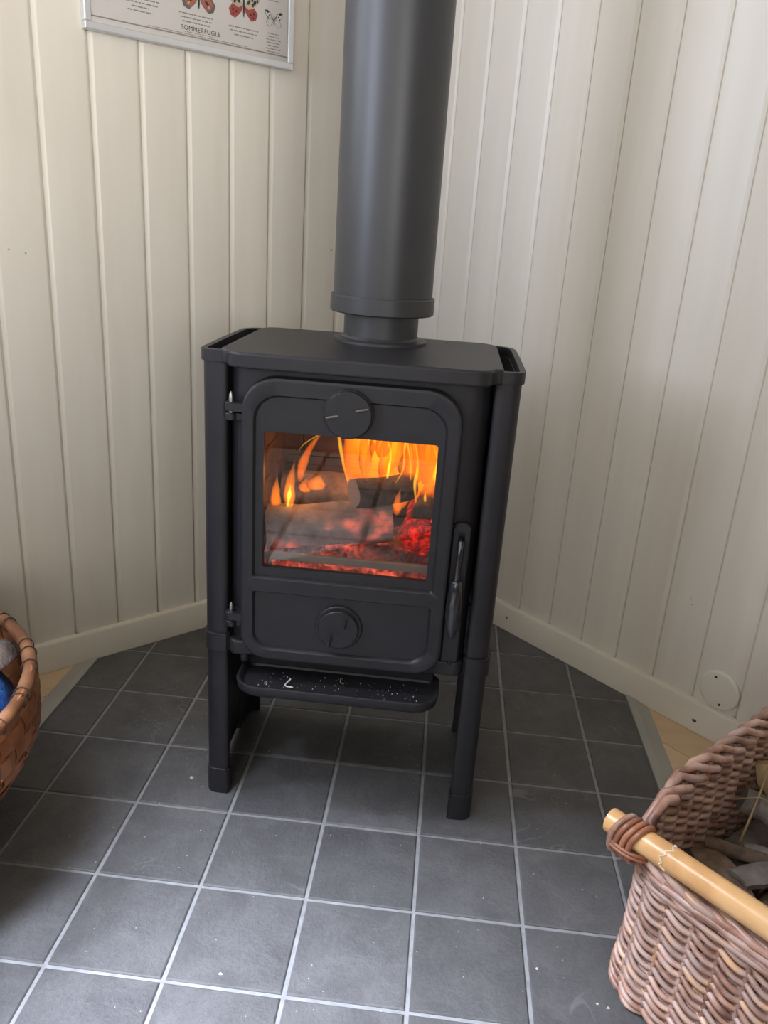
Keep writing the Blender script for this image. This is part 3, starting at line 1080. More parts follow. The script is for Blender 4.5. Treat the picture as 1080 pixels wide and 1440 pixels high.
# broad sheets filling the upper right
for (cx, cy, z0, w, d, sd, ln) in (
        (-1.4, 14, 47, 2.6, 4.0, 1, -1.2), (1.8, 14, 47, 3.4, 4.6, 2, 0.3), (5.5, 13.5, 46, 3.9, 5.0, 3, -0.4), (9.2, 13, 46, 3.3, 5.0, 4, 0.1),
        (10.4, 9, 47, 2.2, 3.0, 5, -0.2), (3.6, 9.5, 52.5, 3.2, 2.6, 6, 0.2), (7.5, 9, 50, 3.2, 2.6, 7, 0.3), (0.4, 10.5, 53.5, 2.4, 2.3, 9, -0.8)):
    tongue(fl, cx, cy, z0, 66.2 - z0, w, d, sd, ln, mi=0, sheet=True)
# small licks on the left
for (cx, cy, z0, h, w, d, sd, ln) in (
        (-10.2, 5.5, 47.6, 7.8, 1.1, 0.8, 11, 0.4), (-12.4, 6.5, 47.0, 5.5, 1.0, 0.9, 12, -0.2), (-9.4, 9, 51, 8.8, 0.9, 0.8, 13, 3.9), (-6.9, 8, 50.3, 2.4, 1.9, 1.0, 14, 1.0),
        (-8.4, 8, 49.8, 2.2, 1.3, 1.0, 18, 0.4), (-10.9, 9, 62.4, 3.6, 1.1, 1.0, 15, 0.0), (5.9, 4.4, 48.6, 4.4, 0.75, 0.6, 16, 0.3)):
    tongue(fl, cx, cy, z0, h, w, d, sd, ln, mi=2)


def streak(x0, z0, x1, z1, y, r, seed, wav=0.5):
    rg = random.Random(seed)
    a, b, p, q_ = rg.uniform(3, 6), rg.uniform(7, 11), rg.uniform(0, 6), rg.uniform(0, 6)
    n_ = 26
    pts = [(x0 + (x1 - x0) * (i / n_) + wav * math.sin(a * i / n_ + p) * (0.3 + i / n_) + 0.25 * wav * math.sin(b * i / n_ + q_), y + 0.4 * math.sin(4 * i / n_ + q_), z0 + (z1 - z0) * i / n_) for i in range(n_ + 1)]
    fl.tube(pts, [max(0.03, r * (0.35 + 0.65 * math.sin(pi * min(1, i / n_ * 1.1)) * (0.7 + 0.3 * math.sin(9 * i / n_ + p)))) for i in range(n_ + 1)], 8, mi=1)


# bright yellow filaments
streak(-1.6, 51.5, -4.9, 65.5, 7.5, 0.30, 21, 0.3)
streak(-5.2, 60.6, -9.4, 56.0, 8.0, 0.16, 22, 0.4)
streak(3.9, 52.0, 4.2, 60.5, 6.5, 0.24, 23, 0.4)
streak(5.2, 53.0, 8.2, 63.5, 6.5, 0.26, 24, 0.7)
streak(8.6, 50.0, 7.6, 60.0, 6.0, 0.30, 25, 0.4)
streak(7.4, 51.0, 7.0, 63.0, 8.5, 0.16, 26, 0.8)
streak(11.2, 52.0, 10.6, 60.5, 6.0, 0.22, 27, 0.4)
streak(12.2, 49.5, 11.2, 62.0, 7.0, 0.18, 28, 0.5)
streak(1.2, 56.0, 0.2, 64.0, 8.5, 0.13, 29, 0.7)
streak(2.4, 57.0, 2.6, 65.0, 8.0, 0.12, 30, 0.8)
streak(-10.3, 48.4, -10.0, 51.5, 5.0, 0.38, 31, 0.1)
streak(9.8, 49.8, 10.0, 52.5, 5.0, 0.26, 32, 0.1)
# rolling flame under the top of the firebox
for k in range(7):
    x = 4.5 + k * 1.2
    fl.tube([(x - 1.0, 5, 62.3), (x - 0.3, 5, 63.4 + 0.4 * math.sin(k * 2.1)), (x + 0.6, 5.4, 63.1), (x + 1.2, 5.2, 62.0 + 0.5 * math.sin(k * 1.3))], [0.1, 0.5, 0.45, 0.1], 8, mi=1)
tag(obj('flames', fl, [M['flame'], M['flame_core'], M['flame_lick']], smooth=60), 'orange and yellow flames rising behind the stove glass', 'flames', kind='stuff')


def fire_light(p, power, col, r):
    d = bpy.data.lights.new('fire_light', 'POINT')
    d.energy = power; d.color = col; d.shadow_soft_size = r * S
    o = bpy.data.objects.new('fire_light', d)
    o.location = Vector(p) * S
    C.objects.link(o)


fire_light((3, 9, 58), 0.36, (1.0, 0.34, 0.08), 3)
fire_light((-8, 6, 53), 0.08, (1.0, 0.36, 0.12), 1.5)

# crumbs on the ash tray and hearth
def curl_mesh(p, pts, r):
    q = MB(); q.tube([Vector(p) + Vector(t) for t in pts], r, 6)
    return q


tag(obj('wood_shaving', curl_mesh((-8.2, -3.6, 23.1), [(0.4, 1.1, 0.5), (0.0, 0.5, 0.25), (-0.25, 0.0, 0), (0.1, -0.3, 0), (1.1, -0.75, 0.25)], 0.12), M['ash']),
    'curled pale wood shaving on the left of the ash tray', 'shaving')
tag(obj('wood_shaving', curl_mesh((-0.3, -1.4, 23.1), [(-0.1, 0.6, 0.5), (-0.15, 0.2, 0.1), (0.1, 0, 0), (0.45, -0.1, 0)], 0.09), M['straw']),
    'tiny upright wood splinter in the middle of the ash tray', 'shaving')
rc = random.Random(21)
q = MB()
for k in range(90):
    x, y = rc.uniform(-12.5, 11.5), rc.uniform(-4.4, 0.2)
    s_ = rc.choice((0.04, 0.05, 0.06, 0.08, 0.12))
    q.box(x, x + s_, y, y + s_, 22.95, 22.95 + s_)
tag(obj('ash_crumbs', q, M['ash'], smooth=0), 'white ash specks scattered in the ash tray', 'crumbs', kind='stuff')
q = MB()
for k in range(170):
    x, y = rc.uniform(-40, 40), rc.uniform(-40, 30)
    s_ = rc.choice((0.05, 0.06, 0.07, 0.09))
    q.box(x, x + s_, y, y + s_, 0.0, s_)
tag(obj('floor_crumbs', q, M['ash'], smooth=0), 'pale specks of ash scattered over the slate tiles', 'crumbs', kind='stuff')


def flake(p, r, seed, label):
    rg = random.Random(seed)
    pts = [(p[0] + math.cos(2 * pi * k / 7) * r * rg.uniform(0.6, 1.2), p[1] + math.sin(2 * pi * k / 7) * r * rg.uniform(0.5, 1.0)) for k in range(7)]
    q = MB(); q.loft([[(x, y, 0.01) for x, y in pts], [(p[0] + (x - p[0]) * .6, p[1] + (y - p[1]) * .6, 0.01 + r * 0.5) for x, y in pts]])
    tag(obj('ash_flake', q, M['ash'], smooth=0), label, 'flake', 'ash flakes on the tiles')


flake((-24.8, 1.7), 0.45, 1, 'largest white ash flake, on the tile beside the front left stove leg')
flake((-9.8, -33.4), 0.28, 2, 'white ash flake on the near tile left of the middle')
flake((29.8, -26.9), 0.25, 3, 'white ash flake on the tile left of the wicker basket')
flake((36.9, -30.9), 0.22, 4, 'small white ash flake at the foot of the wicker basket')
flake((38.1, -31.3), 0.25, 5, 'white ash flake closest to the wicker basket base')

# ------------------------------------------------------------------ framed poster on the left wall
P_S0, P_S1, P_Z0, P_Z1 = 39.0, 79.4, 115.6, 168.0
poster = thing('framed_poster', 'butterfly poster in a thin aluminium frame on the left wall', 'picture', tuple(WL(59, 0, P_Z0)))


def wl_poly(pts, off):
    return [WL(s, off, z) for s, z in pts]


def flat(mb, pts, off, mi=0, th=0.015):
    """thin flat print on the sheet; pts are (s, z)"""
    a = wl_poly(pts, off); b = wl_poly(pts, off + th)
    mb.loft([a, b], False, True, True, mi)


FW = 1.15
for (a, b, c, d) in ((P_S0, P_S1, P_Z0, P_Z0 + FW), (P_S0, P_S1, P_Z1 - FW, P_Z1), (P_S0, P_S0 + FW, P_Z0 + FW, P_Z1 - FW), (P_S1 - FW, P_S1, P_Z0 + FW, P_Z1 - FW)):
    q = MB(); q.obox(WL(a, 0.02, c), UL * (b - a), NL * 1.7, Vector((0, 0, d - c)))
    obj('frame_bar', q, M['alu'], poster, smooth=0, bevel=0.18)
q = MB(); q.obox(WL(P_S0 + 0.5, 0.1, P_Z0 + 0.5), UL * (P_S1 - P_S0 - 1), NL * 1.0, Vector((0, 0, P_Z1 - P_Z0 - 1)))
sheet = obj('print_sheet', q, M['paper'], poster, smooth=0)
OFF = 1.11
q = MB()
flat(q, [(P_S0 + FW, P_Z0 + 2.0), (P_S1 - FW, P_Z0 + 2.0), (P_S1 - FW, P_Z0 + 2.22), (P_S0 + FW, P_Z0 + 2.22)], OFF, 0)
obj('border_line', q, M['ink_pale'], sheet, smooth=0)


# s decreases to the right as seen from the room, so text x = -s
def text_lines(name, s_mid, z_top, widths, pitch=0.62, h=0.2, seed=0, mat='ink_pale'):
    rg = random.Random(seed)
    q = MB()
    for k, w in enumerate(widths):
        z = z_top - k * pitch
        s = s_mid + w / 2
        while s > s_mid - w / 2:          # words as short bars of print
            l = rg.uniform(0.35, 1.1)
            e_ = max(s - l, s_mid - w / 2)
            flat(q, [(s, z), (e_, z), (e_, z + h), (s, z + h)], OFF)
            s = e_ - 0.16
    return obj(name, q, M[mat], sheet, smooth=0)


text_lines('caption', 59.2, 121.05, [6.6, 6.0, 5.4], seed=1, mat='ink_pale')
text_lines('caption', 49.6, 120.75, [6.2, 5.6, 4.0], seed=2, mat='ink_pale')
text_lines('caption', 43.2, 121.0, [2.6, 2.4, 3.2, 3.0, 2.4, 3.2, 2.8], 0.5, 0.17, seed=3, mat='ink_pale')
text_lines('caption', 69.6, 121.6, [7.0, 6.4, 3.0, 4.4], seed=4, mat='ink_pale')
text_lines('caption', 76.2, 121.6, [2.8, 2.4, 2.2], seed=5, mat='ink_pale')
text_lines('caption', 43.2, 126.9, [2.8, 2.4], 0.5, 0.17, seed=6, mat='ink_pale')
text_lines('credit_line', 58.5, 117.95, [19.5], seed=7, h=0.13, mat='ink_pale')
text_lines('credit_line', 58.5, 118.3, [6.5], seed=8, h=0.1, mat='ink_pale')

# title word
fc = bpy.data.curves.new('title', 'FONT')
fc.body = 'SOMMERFUGLE'
fc.size = 1.04 * S
fc.space_character = 1.12
fc.align_x = 'CENTER'
fc.extrude = 0.0001
fc.offset = 0.0
to = bpy.data.objects.new('title', fc)
C.objects.link(to)
bpy.context.view_layer.update()
tme = bpy.data.meshes.new_from_object(to.evaluated_get(bpy.context.evaluated_depsgraph_get()))
bpy.data.objects.remove(to)
title = bpy.data.objects.new('title_lettering', tme)
tme.materials.clear(); tme.materials.append(M['ink_black'])
C.objects.link(title)
title.parent = sheet
base = Vector(poster['base'])
rot = Matrix((( -UL.x, 0, NL.x), (-UL.y, 0, NL.y), (0, 1, 0)))
title.matrix_local = Matrix.Translation((WL(58.3, OFF + 0.02, 118.62) - base) * S) @ rot.to_4x4()


def butterfly(s0, z0, sc, body_mat, parts, name):
    """parts: list of (points, material index); mirrored left/right"""
    q = MB()
    lay = 0.0
    for pts, mi in parts:
        for sg in (1, -1):
            pp = [(s0 + sg * x * sc, z0 + y * sc) for x, y in pts]
            flat(q, pp, OFF + lay, mi)
        lay += 0.012
    # body
    pp = [(s0 + 0.12 * sc * math.cos(a), z0 - 0.1 * sc + 1.15 * sc * math.sin(a)) for a in [2 * pi * k / 12 for k in range(12)]]
    flat(q, pp, OFF + lay, 1)
    o = obj('butterfly', q, [M['ink_orange'], M['ink_black'], M['ink_red'], M['ink_cream'], M['paper'], M['ink']], sheet, smooth=0)
    o['label'] = name


def blob(cx, cy, rx, ry, k=10, a=0.0):
    return [(cx + rx * math.cos(2 * pi * i / k) * math.cos(a) - ry * math.sin(2 * pi * i / k) * math.sin(a),
             cy + rx * math.cos(2 * pi * i / k) * math.sin(a) + ry * math.sin(2 * pi * i / k) * math.cos(a)) for i in range(k)]


FORE = [(0.08, 0.0), (0.9, 1.3), (1.7, 1.75), (2.3, 1.6), (2.15, 0.8), (1.5, 0.0), (0.7, -0.3)]
HIND = [(0.08, -0.05), (0.8, 0.15), (1.5, 0.0), (1.95, -0.6), (1.7, -1.25), (1.1, -1.45), (0.6, -1.0), (0.25, -0.6)]


def shrink(p, k, dx=0, dy=0):
    cx = sum(x for x, y in p) / len(p); cy = sum(y for x, y in p) / len(p)
    return [(cx + (x - cx) * k + dx, cy + (y - cy) * k + dy) for x, y in p]


butterfly(58.7, 124.3, 1.7, None, [(FORE, 5), (shrink(FORE, 0.8), 0), (HIND, 5), (shrink(HIND, 0.78, -0.12, 0.08), 0), (blob(0.95, -0.55, 0.32, 0.14, a=-0.7), 1), (blob(1.15, -0.85, 0.1, 0.22, a=0.5), 3)],
          'salmon butterfly with dark grey wing edges')
butterfly(49.7, 124.5, 1.55, None, [(HIND, 2), (blob(0.95, -0.75, 0.14, 0.14), 1), (blob(1.4, -0.6, 0.12, 0.16), 1), (blob(1.35, -1.05, 0.1, 0.12), 1), (FORE, 3), (blob(0.7, 0.45, 0.18, 0.3, a=-.6), 1), (blob(1.1, 0.9, 0.16, 0.34, a=.4), 1), (blob(1.5, 0.55, 0.18, 0.3, a=-.5), 1),
          (blob(1.9, 1.25, 0.16, 0.3, a=.6), 1), (blob(1.85, 0.75, 0.12, 0.2), 1), (blob(1.2, 0.25, 0.14, 0.22, a=.5), 1)], 'moth with black and cream forewings and red hindwings')
butterfly(43.2, 123.4, 0.85, None, [(FORE, 5), (shrink(FORE, 0.84, 0.0, -0.05), 4), (HIND, 5), (shrink(HIND, 0.88), 4), (blob(1.7, 1.35, 0.4, 0.22, a=.3), 1), (blob(1.2, 0.7, 0.16, 0.16), 1), (blob(1.5, 0.3, 0.2, 0.12), 1), (blob(0.5, 0.4, 0.12, 0.4, a=-.8), 5)],
          'small white butterfly outlined in black')
q = MB(); q.obox(WL(P_S0 + FW - 0.1, 1.35, P_Z0 + FW - 0.1), UL * (P_S1 - P_S0 - 2 * FW + 0.2), NL * 0.1, Vector((0, 0, P_Z1 - P_Z0 - 2 * FW + 0.2)))
gm = glass_mat(); gm.name = 'picture_glass'
for nd in gm.node_tree.nodes:
    if nd.type == 'FRESNEL': nd.inputs['IOR'].default_value = 1.25
obj('front_glass', q, gm, poster, smooth=0)

# ------------------------------------------------------------------ round cover plate on the right wall
vs_, vz = 92.0, 10.25
vent = thing('wall_cover_plate', 'round cream painted cover plate with two screws low on the right wall', 'cover plate', tuple(WR(vs_, 0, vz)))


def wr_disc(mb, s, z, prof, n=40):
    mb.loft([[WR(s + r * math.cos(2 * pi * k / n), o_, z + r * math.sin(2 * pi * k / n)) for k in range(n)] for r, o_ in prof])


q = MB(); wr_disc(q, vs_, vz, [(3.9, 0.0), (3.95, 0.25), (3.8, 0.42), (3.4, 0.5), (0.5, 0.56)])
plate = obj('plate', q, M['baseboard'], vent, smooth=50)
for s_, z_ in ((91.0, 12.75), (92.75, 7.6)):
    q = MB(); wr_disc(q, s_, z_, [(0.26, 0.35), (0.26, 0.56), (0.2, 0.62), (0.06, 0.58)], 14)
    obj('screw', q, M['dark'], vent)

# ------------------------------------------------------------------ willow log basket on the right
BX, BY = 38.0, -28.0
U1 = Vector((1, 1, 0)) / R2
U2 = Vector((1, -1, 0)) / R2
L1, L2, CR = 47.0, 35.0, 4.5
BO = Vector((BX, BY, 0))
basket = thing('log_basket', 'brown willow log basket with a bamboo handle, full of firewood', 'basket', tuple(BO + U1 * L1 / 2 + U2 * L2 / 2))


def BK(t1, t2, z):
    return BO + U1 * t1 + U2 * t2 + Vector((0, 0, z))


def perim():
    """rounded rectangle in (t1,t2): list of (s, point, outward normal)"""
    segs = []
    pts = []
    step = 0.55
    def line(a, b, nrm):
        L = math.dist(a, b); k = max(2, int(L / step))
        for i in range(k):
            f = i / k
            pts.append(((a[0] + (b[0] - a[0]) * f, a[1] + (b[1] - a[1]) * f), nrm))
    def corner(c, a0):
        k = 12
        for i in range(k):
            a = math.radians(a0 + 90 * i / k)
            pts.append(((c[0] + CR * math.cos(a), c[1] + CR * math.sin(a)), (math.cos(a), math.sin(a))))
    line((CR, 0), (L1 - CR, 0), (0, -1)); corner((L1 - CR, CR), -90)
    line((L1, CR), (L1, L2 - CR), (1, 0)); corner((L1 - CR, L2 - CR), 0)
    line((L1 - CR, L2), (CR, L2), (0, 1)); corner((CR, L2 - CR), 90)
    line((0, L2 - CR), (0, CR), (-1, 0)); corner((CR, CR), 180)
    return pts


PERI = perim()
ss = [0.0]
for i in range(1, len(PERI) + 1):
    a, b = PERI[i - 1][0], PERI[i % len(PERI)][0]
    ss.append(ss[-1] + math.dist(a, b))
PL = ss[-1]
NST = 2 * round(PL / 3.4 / 2) + 1          # odd number of stakes: the weave alternates by itself
NST += 1
SP = PL / NST


def bk_bulge(z):
    """outward swell of the wall near the foot"""
    return 0.55 * math.exp(-((z - 3.5) / 4.0) ** 2) - 1.6 * max(0, (1.2 - z) / 1.2) ** 2


def at_s(s):
    s = s % PL
    lo, hi = 0, len(ss) - 1
    while hi - lo > 1:
        m_ = (lo + hi) // 2
        if ss[m_] <= s: lo = m_
        else: hi = m_
    f = (s - ss[lo]) / (ss[lo + 1] - ss[lo])
    (p, n_), (p2, n2) = PERI[lo], PERI[(lo + 1) % len(PERI)]
    return (p[0] + (p2[0] - p[0]) * f, p[1] + (p2[1] - p[1]) * f), (n_[0] + (n2[0] - n_[0]) * f, n_[1] + (n2[1] - n_[1]) * f)


def rod_pt(s, off, z):
    p, n_ = at_s(s)
    k = off + bk_bulge(z)
    return BK(p[0] + n_[0] * k, p[1] + n_[1] * k, z)


rb = random.Random(31)
LOW, HIGH = 20.6, 26.6
ROWP = 0.63
nrow = int((LOW - 0.9) / ROWP)
step = SP / 7
for k in range(nrow + 1):
    z0 = 0.9 + k * ROWP
    r = rb.uniform(0.33, 0.41)
    ph = pi * k
    amp = 0.55
    zj = [rb.uniform(-0.12, 0.12) for _ in range(NST + 1)]
    pts = []
    m_ = int(NST * 7)
    for i in range(m_):
        s = i * step
        c_ = pi * s / SP + ph
        ii = i / 7
        j0 = int(ii) % NST
        jit = zj[j0] * (1 - ii % 1) + zj[(j0 + 1) % NST] * (ii % 1)
        pts.append(rod_pt(s, amp * math.cos(c_), z0 + 0.42 * math.sin(c_) + jit))
    q = MB(); q.tube(pts, r, 6, closed=True)
    obj('weaver', q, M['willow'], basket, smooth=180)
# higher weave on the two long sides
s_long = L1 - 2 * CR
for side, sA in ((0, 0.0), (1, s_long + (L2 - 2 * CR) + pi * CR)):
    for k in range(int((HIGH - LOW) / ROWP)):
        z0 = 0.9 + (nrow + 1 + k) * ROWP
        ph = pi * (nrow + 1 + k)
        pts = []
        inset = -1.2 + k * 0.42
        i0 = int((sA + inset - 0.5) / step); i1 = int((sA + s_long - inset + 0.5) / step)
        for i in range(i0, i1 + 1):
            c_ = pi * i * step / SP + ph
            pts.append(rod_pt(i * step, 0.55 * math.cos(c_), z0 + 0.42 * math.sin(c_)))
        q = MB(); q.tube(pts, rb.uniform(0.36, 0.44), 6)
        obj('weaver', q, M['willow'], basket, smooth=180)


def rim_z(s):
    s = s % PL
    for sA in (0.0, s_long + (L2 - 2 * CR) + pi * CR):
        d0, d1 = s - sA, sA + s_long - s
        for dd in (0, PL, -PL):
            a, b = d0 + dd, d1 - dd
            if a > -3.5 and b > -3.5:
                k = min(1, max(0, (min(a, b) + 3.5) / 5.0))
                return LOW + (HIGH - LOW) * (k * k * (3 - 2 * k))
    return LOW


for k in range(NST):
    s = (k + 0.5) * SP
    h = rim_z(s) + 0.3
    q = MB()
    q.tube([rod_pt(s, 0, z) for z in (0.2, 2, 4, 8, 14, h * 0.8, h)], 0.36, 6)
    obj('stake', q, M['willow'], basket, smooth=180)
# plaited border: each stake bends over, arches past its neighbours and ends inside
for k in range(NST):
    s = (k + 0.5) * SP
    z = rim_z(s)
    z2 = rim_z(s + 2.9 * SP)
    hi = rim_z(s + 1.4 * SP)
    low_side = z < LOW + 1 and z2 < LOW + 1
    dz = 0.35 if low_side else 1.15
    pts = [rod_pt(s, 0.05, z - 0.6), rod_pt(s + 0.35 * SP, 0.55, z + 0.3), rod_pt(s + 1.0 * SP, 0.75, (z + hi) / 2 + dz),
           rod_pt(s + 1.8 * SP, 0.1, (hi + z2) / 2 + dz + 0.15), rod_pt(s + 2.5 * SP, -0.75, z2 + dz * 0.3), rod_pt(s + 3.1 * SP, -0.95, z2 - 0.25)]
    q = MB(); rr_ = rb.uniform(0.45, 0.58)
    q.tube(pts, [rr_] * 6, 7, caps=False)
    n_ = 7
    o0 = len(q.v) - n_
    q.add(q.v[o0:o0 + n_], [tuple(range(n_))], 1)
    obj('border_rod', q, [M['willow'], M['willow_end']], basket, smooth=180)
# long rods laid along the low handle sides
for side in (0, 1):
    sA = (s_long + (L2 - 2 * CR) + pi * CR + s_long + pi * CR / 2) if side == 0 else (s_long + pi * CR / 2)
    for k in range(6):
        pts = []
        ph = rb.uniform(0, 6)
        for i in range(20):
            f = i / 19
            s = sA - 2.5 + (L2 - 2 * CR + 5) * f
            pts.append(rod_pt(s, 0.75 - 0.35 * (k % 3) + 0.12 * math.sin(ph + f * 9), LOW - 1.4 + k * 0.44 + 0.18 * math.sin(ph * 2 + f * 7) - 0.5 * math.sin(pi * f)))
        q = MB(); q.tube(pts, rb.uniform(0.34, 0.46), 7)
        obj('rim_rod', q, M['willow_red'] if k == 4 else M['willow'], basket, smooth=180)
# base mat
q = MB(); q.obox(BK(0.8, 0.8, 0.25), U1 * (L1 - 1.6), U2 * (L2 - 1.6), Vector((0, 0, 0.7)))
obj('base', q, M['willow'], basket, smooth=0)
# bamboo handles and their bindings
for t1 in (-0.2, L1 + 0.2):
    q = MB()
    zc = 23.7
    ys = [-3.2 + (L2 + 6.4) * i / 40 for i in range(41)]
    rad = []
    for y in ys:
        r = 1.5
        for nd in (4.6, 19.0, 31.5):
            r += 0.09 * math.exp(-((y - nd) / 0.5) ** 2)
        rad.append(r)
    q.tube([BK(t1, y, zc + 0.25 * math.sin(pi * (y + 3) / 40)) for y in ys], rad, 20)
    hb = obj('bamboo_handle', q, M['bamboo'], basket, smooth=60)
    hb['label'] = 'honey coloured bamboo pole handle'
    q = MB()
    pts = []
    for i in range(15):
        a = math.radians(-70 + 140 * i / 14)
        yy = 4.6 + 0.22 * math.sin(i * 1.9) + 0.3 * math.sin(i * 0.5)
        n_ = -U1 * math.cos(a) + Vector((0, 0, math.sin(a) * 1.0))
        n_ = Vector((0, 0, 1)) * math.cos(a - 0.6) - U1 * math.sin(a - 0.6) if False else (-U1 * math.sin(a + 0.75) + Vector((0, 0, 1)) * math.cos(a + 0.75))
        pts.append(BK(t1, yy, zc + 0.1) + n_ * 1.58)
    q.tube(pts, 0.11, 6)
    nr = obj('node_ring', q, M['bamboo_pale'], hb)
    nr['label'] = 'pale split ring round the pole'
    for yb in (-1.5, L2 - 1.7):
        for k in range(4):
            q = MB()
            y = yb + k * 0.82
            pts = []
            for i in range(26):
                a = 2 * pi * i / 26
                lo_ = -2.3 if math.sin(a) < 0 else 0
                pts.append(BK(t1 + 1.78 * math.cos(a), y + 0.55 * math.sin(a + 0.6), zc + (1.8 if math.sin(a) > 0 else 3.4) * math.sin(a)))
            q.tube(pts, 0.36, 8, closed=True)
            obj('binding', q, M['willow_red'] if k > 0 else M['willow'], basket, smooth=180)
        for k in range(2):
            q = MB()
            pts = []
            for i in range(26):
                a = 2 * pi * i / 26
                pts.append(BK(t1 + 2.05 * math.cos(a), yb + 1.3 + 2.6 * math.sin(a), zc - 1.5 - k * 0.45 - 0.5 * math.cos(a)))
            q.tube(pts, 0.26, 7, closed=True)
            obj('binding', q, M['willow_red'], basket, smooth=180)

# --- firewood in the basket, each piece a thing
FG = 'firewood in the willow basket'


def stick(label, a, b, r, mats, seed, name='firewood_log', cat='log', wob=0.14, n=12, flat_=1.0, seg=8):
    o = obj(name, log_mesh(BK(*a), BK(*b), r, seed, wob=wob, n=n, flat=flat_, seg=seg), [M[m_] for m_ in mats], smooth=60)
    return tag(o, label, cat, FG)


# lower layer that fills the basket
stick('thick brown bark log deep in the basket along its back side', (4, 8, 5.2), (42, 7, 5.2), 3.9, ('bark', 'splitwood'), 41)
stick('thick brown bark log deep in the middle of the basket', (4, 17.5, 5.2), (42, 17.5, 5.2), 3.9, ('bark', 'splitwood'), 42)
stick('thick brown bark log deep in the basket along its near side', (4, 27, 5.2), (42, 27.5, 5.2), 3.9, ('bark', 'splitwood'), 43)
stick('grey bark log in the second layer beside the back of the basket', (9, 5.0, 12.3), (43, 6.5, 12.3), 2.7, ('bark_grey', 'splitwood'), 44)
stick('brown bark log in the second layer under the loose twigs', (4, 12, 12.5), (43, 13, 12.5), 2.9, ('bark', 'splitwood'), 45)
stick('brown bark log in the second layer below the bark slabs', (4, 19.5, 12.5), (43, 20.5, 12.5), 3.0, ('bark', 'splitwood'), 46)
stick('brown bark log in the second layer by the near basket side', (4, 28, 12.5), (43, 28.5, 12.5), 3.2, ('bark', 'splitwood'), 47)
# top layer
stick('pale split log showing bare yellow wood at the top of the basket', (27.0, 3.5, 21.2), (40, 8.5, 20.6), 2.5, ('splitwood', 'splitwood'), 48, n=5, wob=0.2)
stick('dark grey log leaning against the back wicker side', (22.4, 2.6, 19.9), (27.5, 13.0, 16.2), 1.9, ('bark_grey', 'bark_grey'), 49, n=9)
stick('crooked brown branch with a pale end lying across the middle', (14.0, 2.6, 16.9), (18.5, 12.5, 17.2), 0.95, ('bark', 'splitwood'), 50, name='firewood_branch', cat='branch')
stick('grey-brown bark branch right of the crooked branch', (17.5, 6.0, 16.4), (24, 20, 16.8), 1.1, ('bark_grey', 'splitwood'), 51, name='firewood_branch', cat='branch')
stick('short thick branch stub under the bamboo handle', (3.4, 9.4, 16.6), (11, 13.5, 16.3), 1.15, ('bark', 'splitwood'), 52, name='firewood_branch', cat='branch')
stick('long brown branch beside the low front rim', (2.5, 11.5, 16.7), (5.0, 28, 16.6), 1.0, ('bark', 'splitwood'), 53, name='firewood_branch', cat='branch')


def slab_piece(label, c, du, dv, w, l, th, mat, seed):
    """curved slab of bark"""
    rg = random.Random(seed)
    c, du, dv = BK(*c), Vector(du).normalized(), Vector(dv).normalized()
    nn = du.cross(dv).normalized()
    du = (U1 * du.x + U2 * du.y + Vector((0, 0, du.z))).normalized()
    dv = (U1 * dv.x + U2 * dv.y + Vector((0, 0, dv.z))).normalized()
    nn = du.cross(dv).normalized()
    if nn.z < 0: nn = -nn
    topl, bot = [], []
    loops = []
    for i in range(7):
        f = i / 6 - 0.5
        row = []
        wj = w * (0.75 + 0.25 * math.sin(pi * (i + 0.6) / 7)) * rg.uniform(0.85, 1.1)
        for j in range(6):
            g = j / 5 - 0.5
            row.append(c + du * (l * f) + dv * (wj * g) + nn * (th * 1.4 * math.cos(g * 2.4) + rg.uniform(-.12, .12)))
        under = [p - nn * th for p in reversed(row)]
        loops.append(row + under)
    q = MB(); q.loft(loops)
    return tag(obj('bark_slab', q, M[mat], smooth=40), label, 'bark', FG)


slab_piece('flat triangular brown bark slab below the crooked branch', (11.2, 6.6, 16.3), (-0.62, 1, 0.05), (1, 0.62, 0.15), 4.4, 9.5, 0.5, 'bark', 61)
slab_piece('grey speckled bark slab behind the bamboo handle', (14.0, 9.8, 17.3), (1, 0.5, 0.05), (-0.3, 1, 0.1), 3.6, 7.0, 0.6, 'bark_grey', 62)
slab_piece('long brown bark slab lying along the bamboo handle', (6.0, 14.5, 16.6), (0.1, 1, 0.0), (1, -0.1, 0.15), 3.6, 15.0, 0.5, 'bark', 63)
slab_piece('small loose bark chip at the corner of the basket', (6.0, 4.6, 16.0), (1, 0.9, 0.1), (-1, 1, 0.1), 2.2, 4.5, 0.35, 'bark', 64)


def twig(label, pts, r, mat):
    q = MB(); q.tube([BK(*p) for p in pts], [r * (1 - 0.5 * i / len(pts)) for i in range(len(pts))], 6)
    return tag(obj('twig', q, M[mat], smooth=180), label, 'twig', FG)


twig('thin straw-coloured twig standing in front of the dark grey log', [(17.6, 5.3, 16.9), (19.8, 5.0, 19.3), (22.6, 4.5, 21.8), (26.2, 3.6, 24.9)], 0.2, 'straw')
twig('thin brown twig crossing the dark grey log', [(20.0, 2.2, 20.6), (22, 4.8, 21.6), (23.2, 8, 21.3)], 0.12, 'straw')
twig('small forked straw twig poking up by the front rim', [(4.0, 14.2, 16.8), (3.2, 14.6, 18.4), (2.8, 15.4, 19.8)], 0.16, 'straw')
twig('pale curved twig lying right of the grey speckled slab', [(10, 13, 18.0), (11, 15.5, 18.8), (11.5, 19, 18.6)], 0.26, 'straw')
twig('short broken twig beside the branch stub', [(6.5, 7.0, 17.0), (8.0, 7.5, 17.6), (9.0, 8.2, 17.9)], 0.3, 'bark_grey')

# ------------------------------------------------------------------ round splint basket on the left
QX, QY = -70.8, -26.3
rbask = thing('round_basket', 'large round basket of woven brown bark strips with a thick rim', 'basket', (QX, QY, 0))


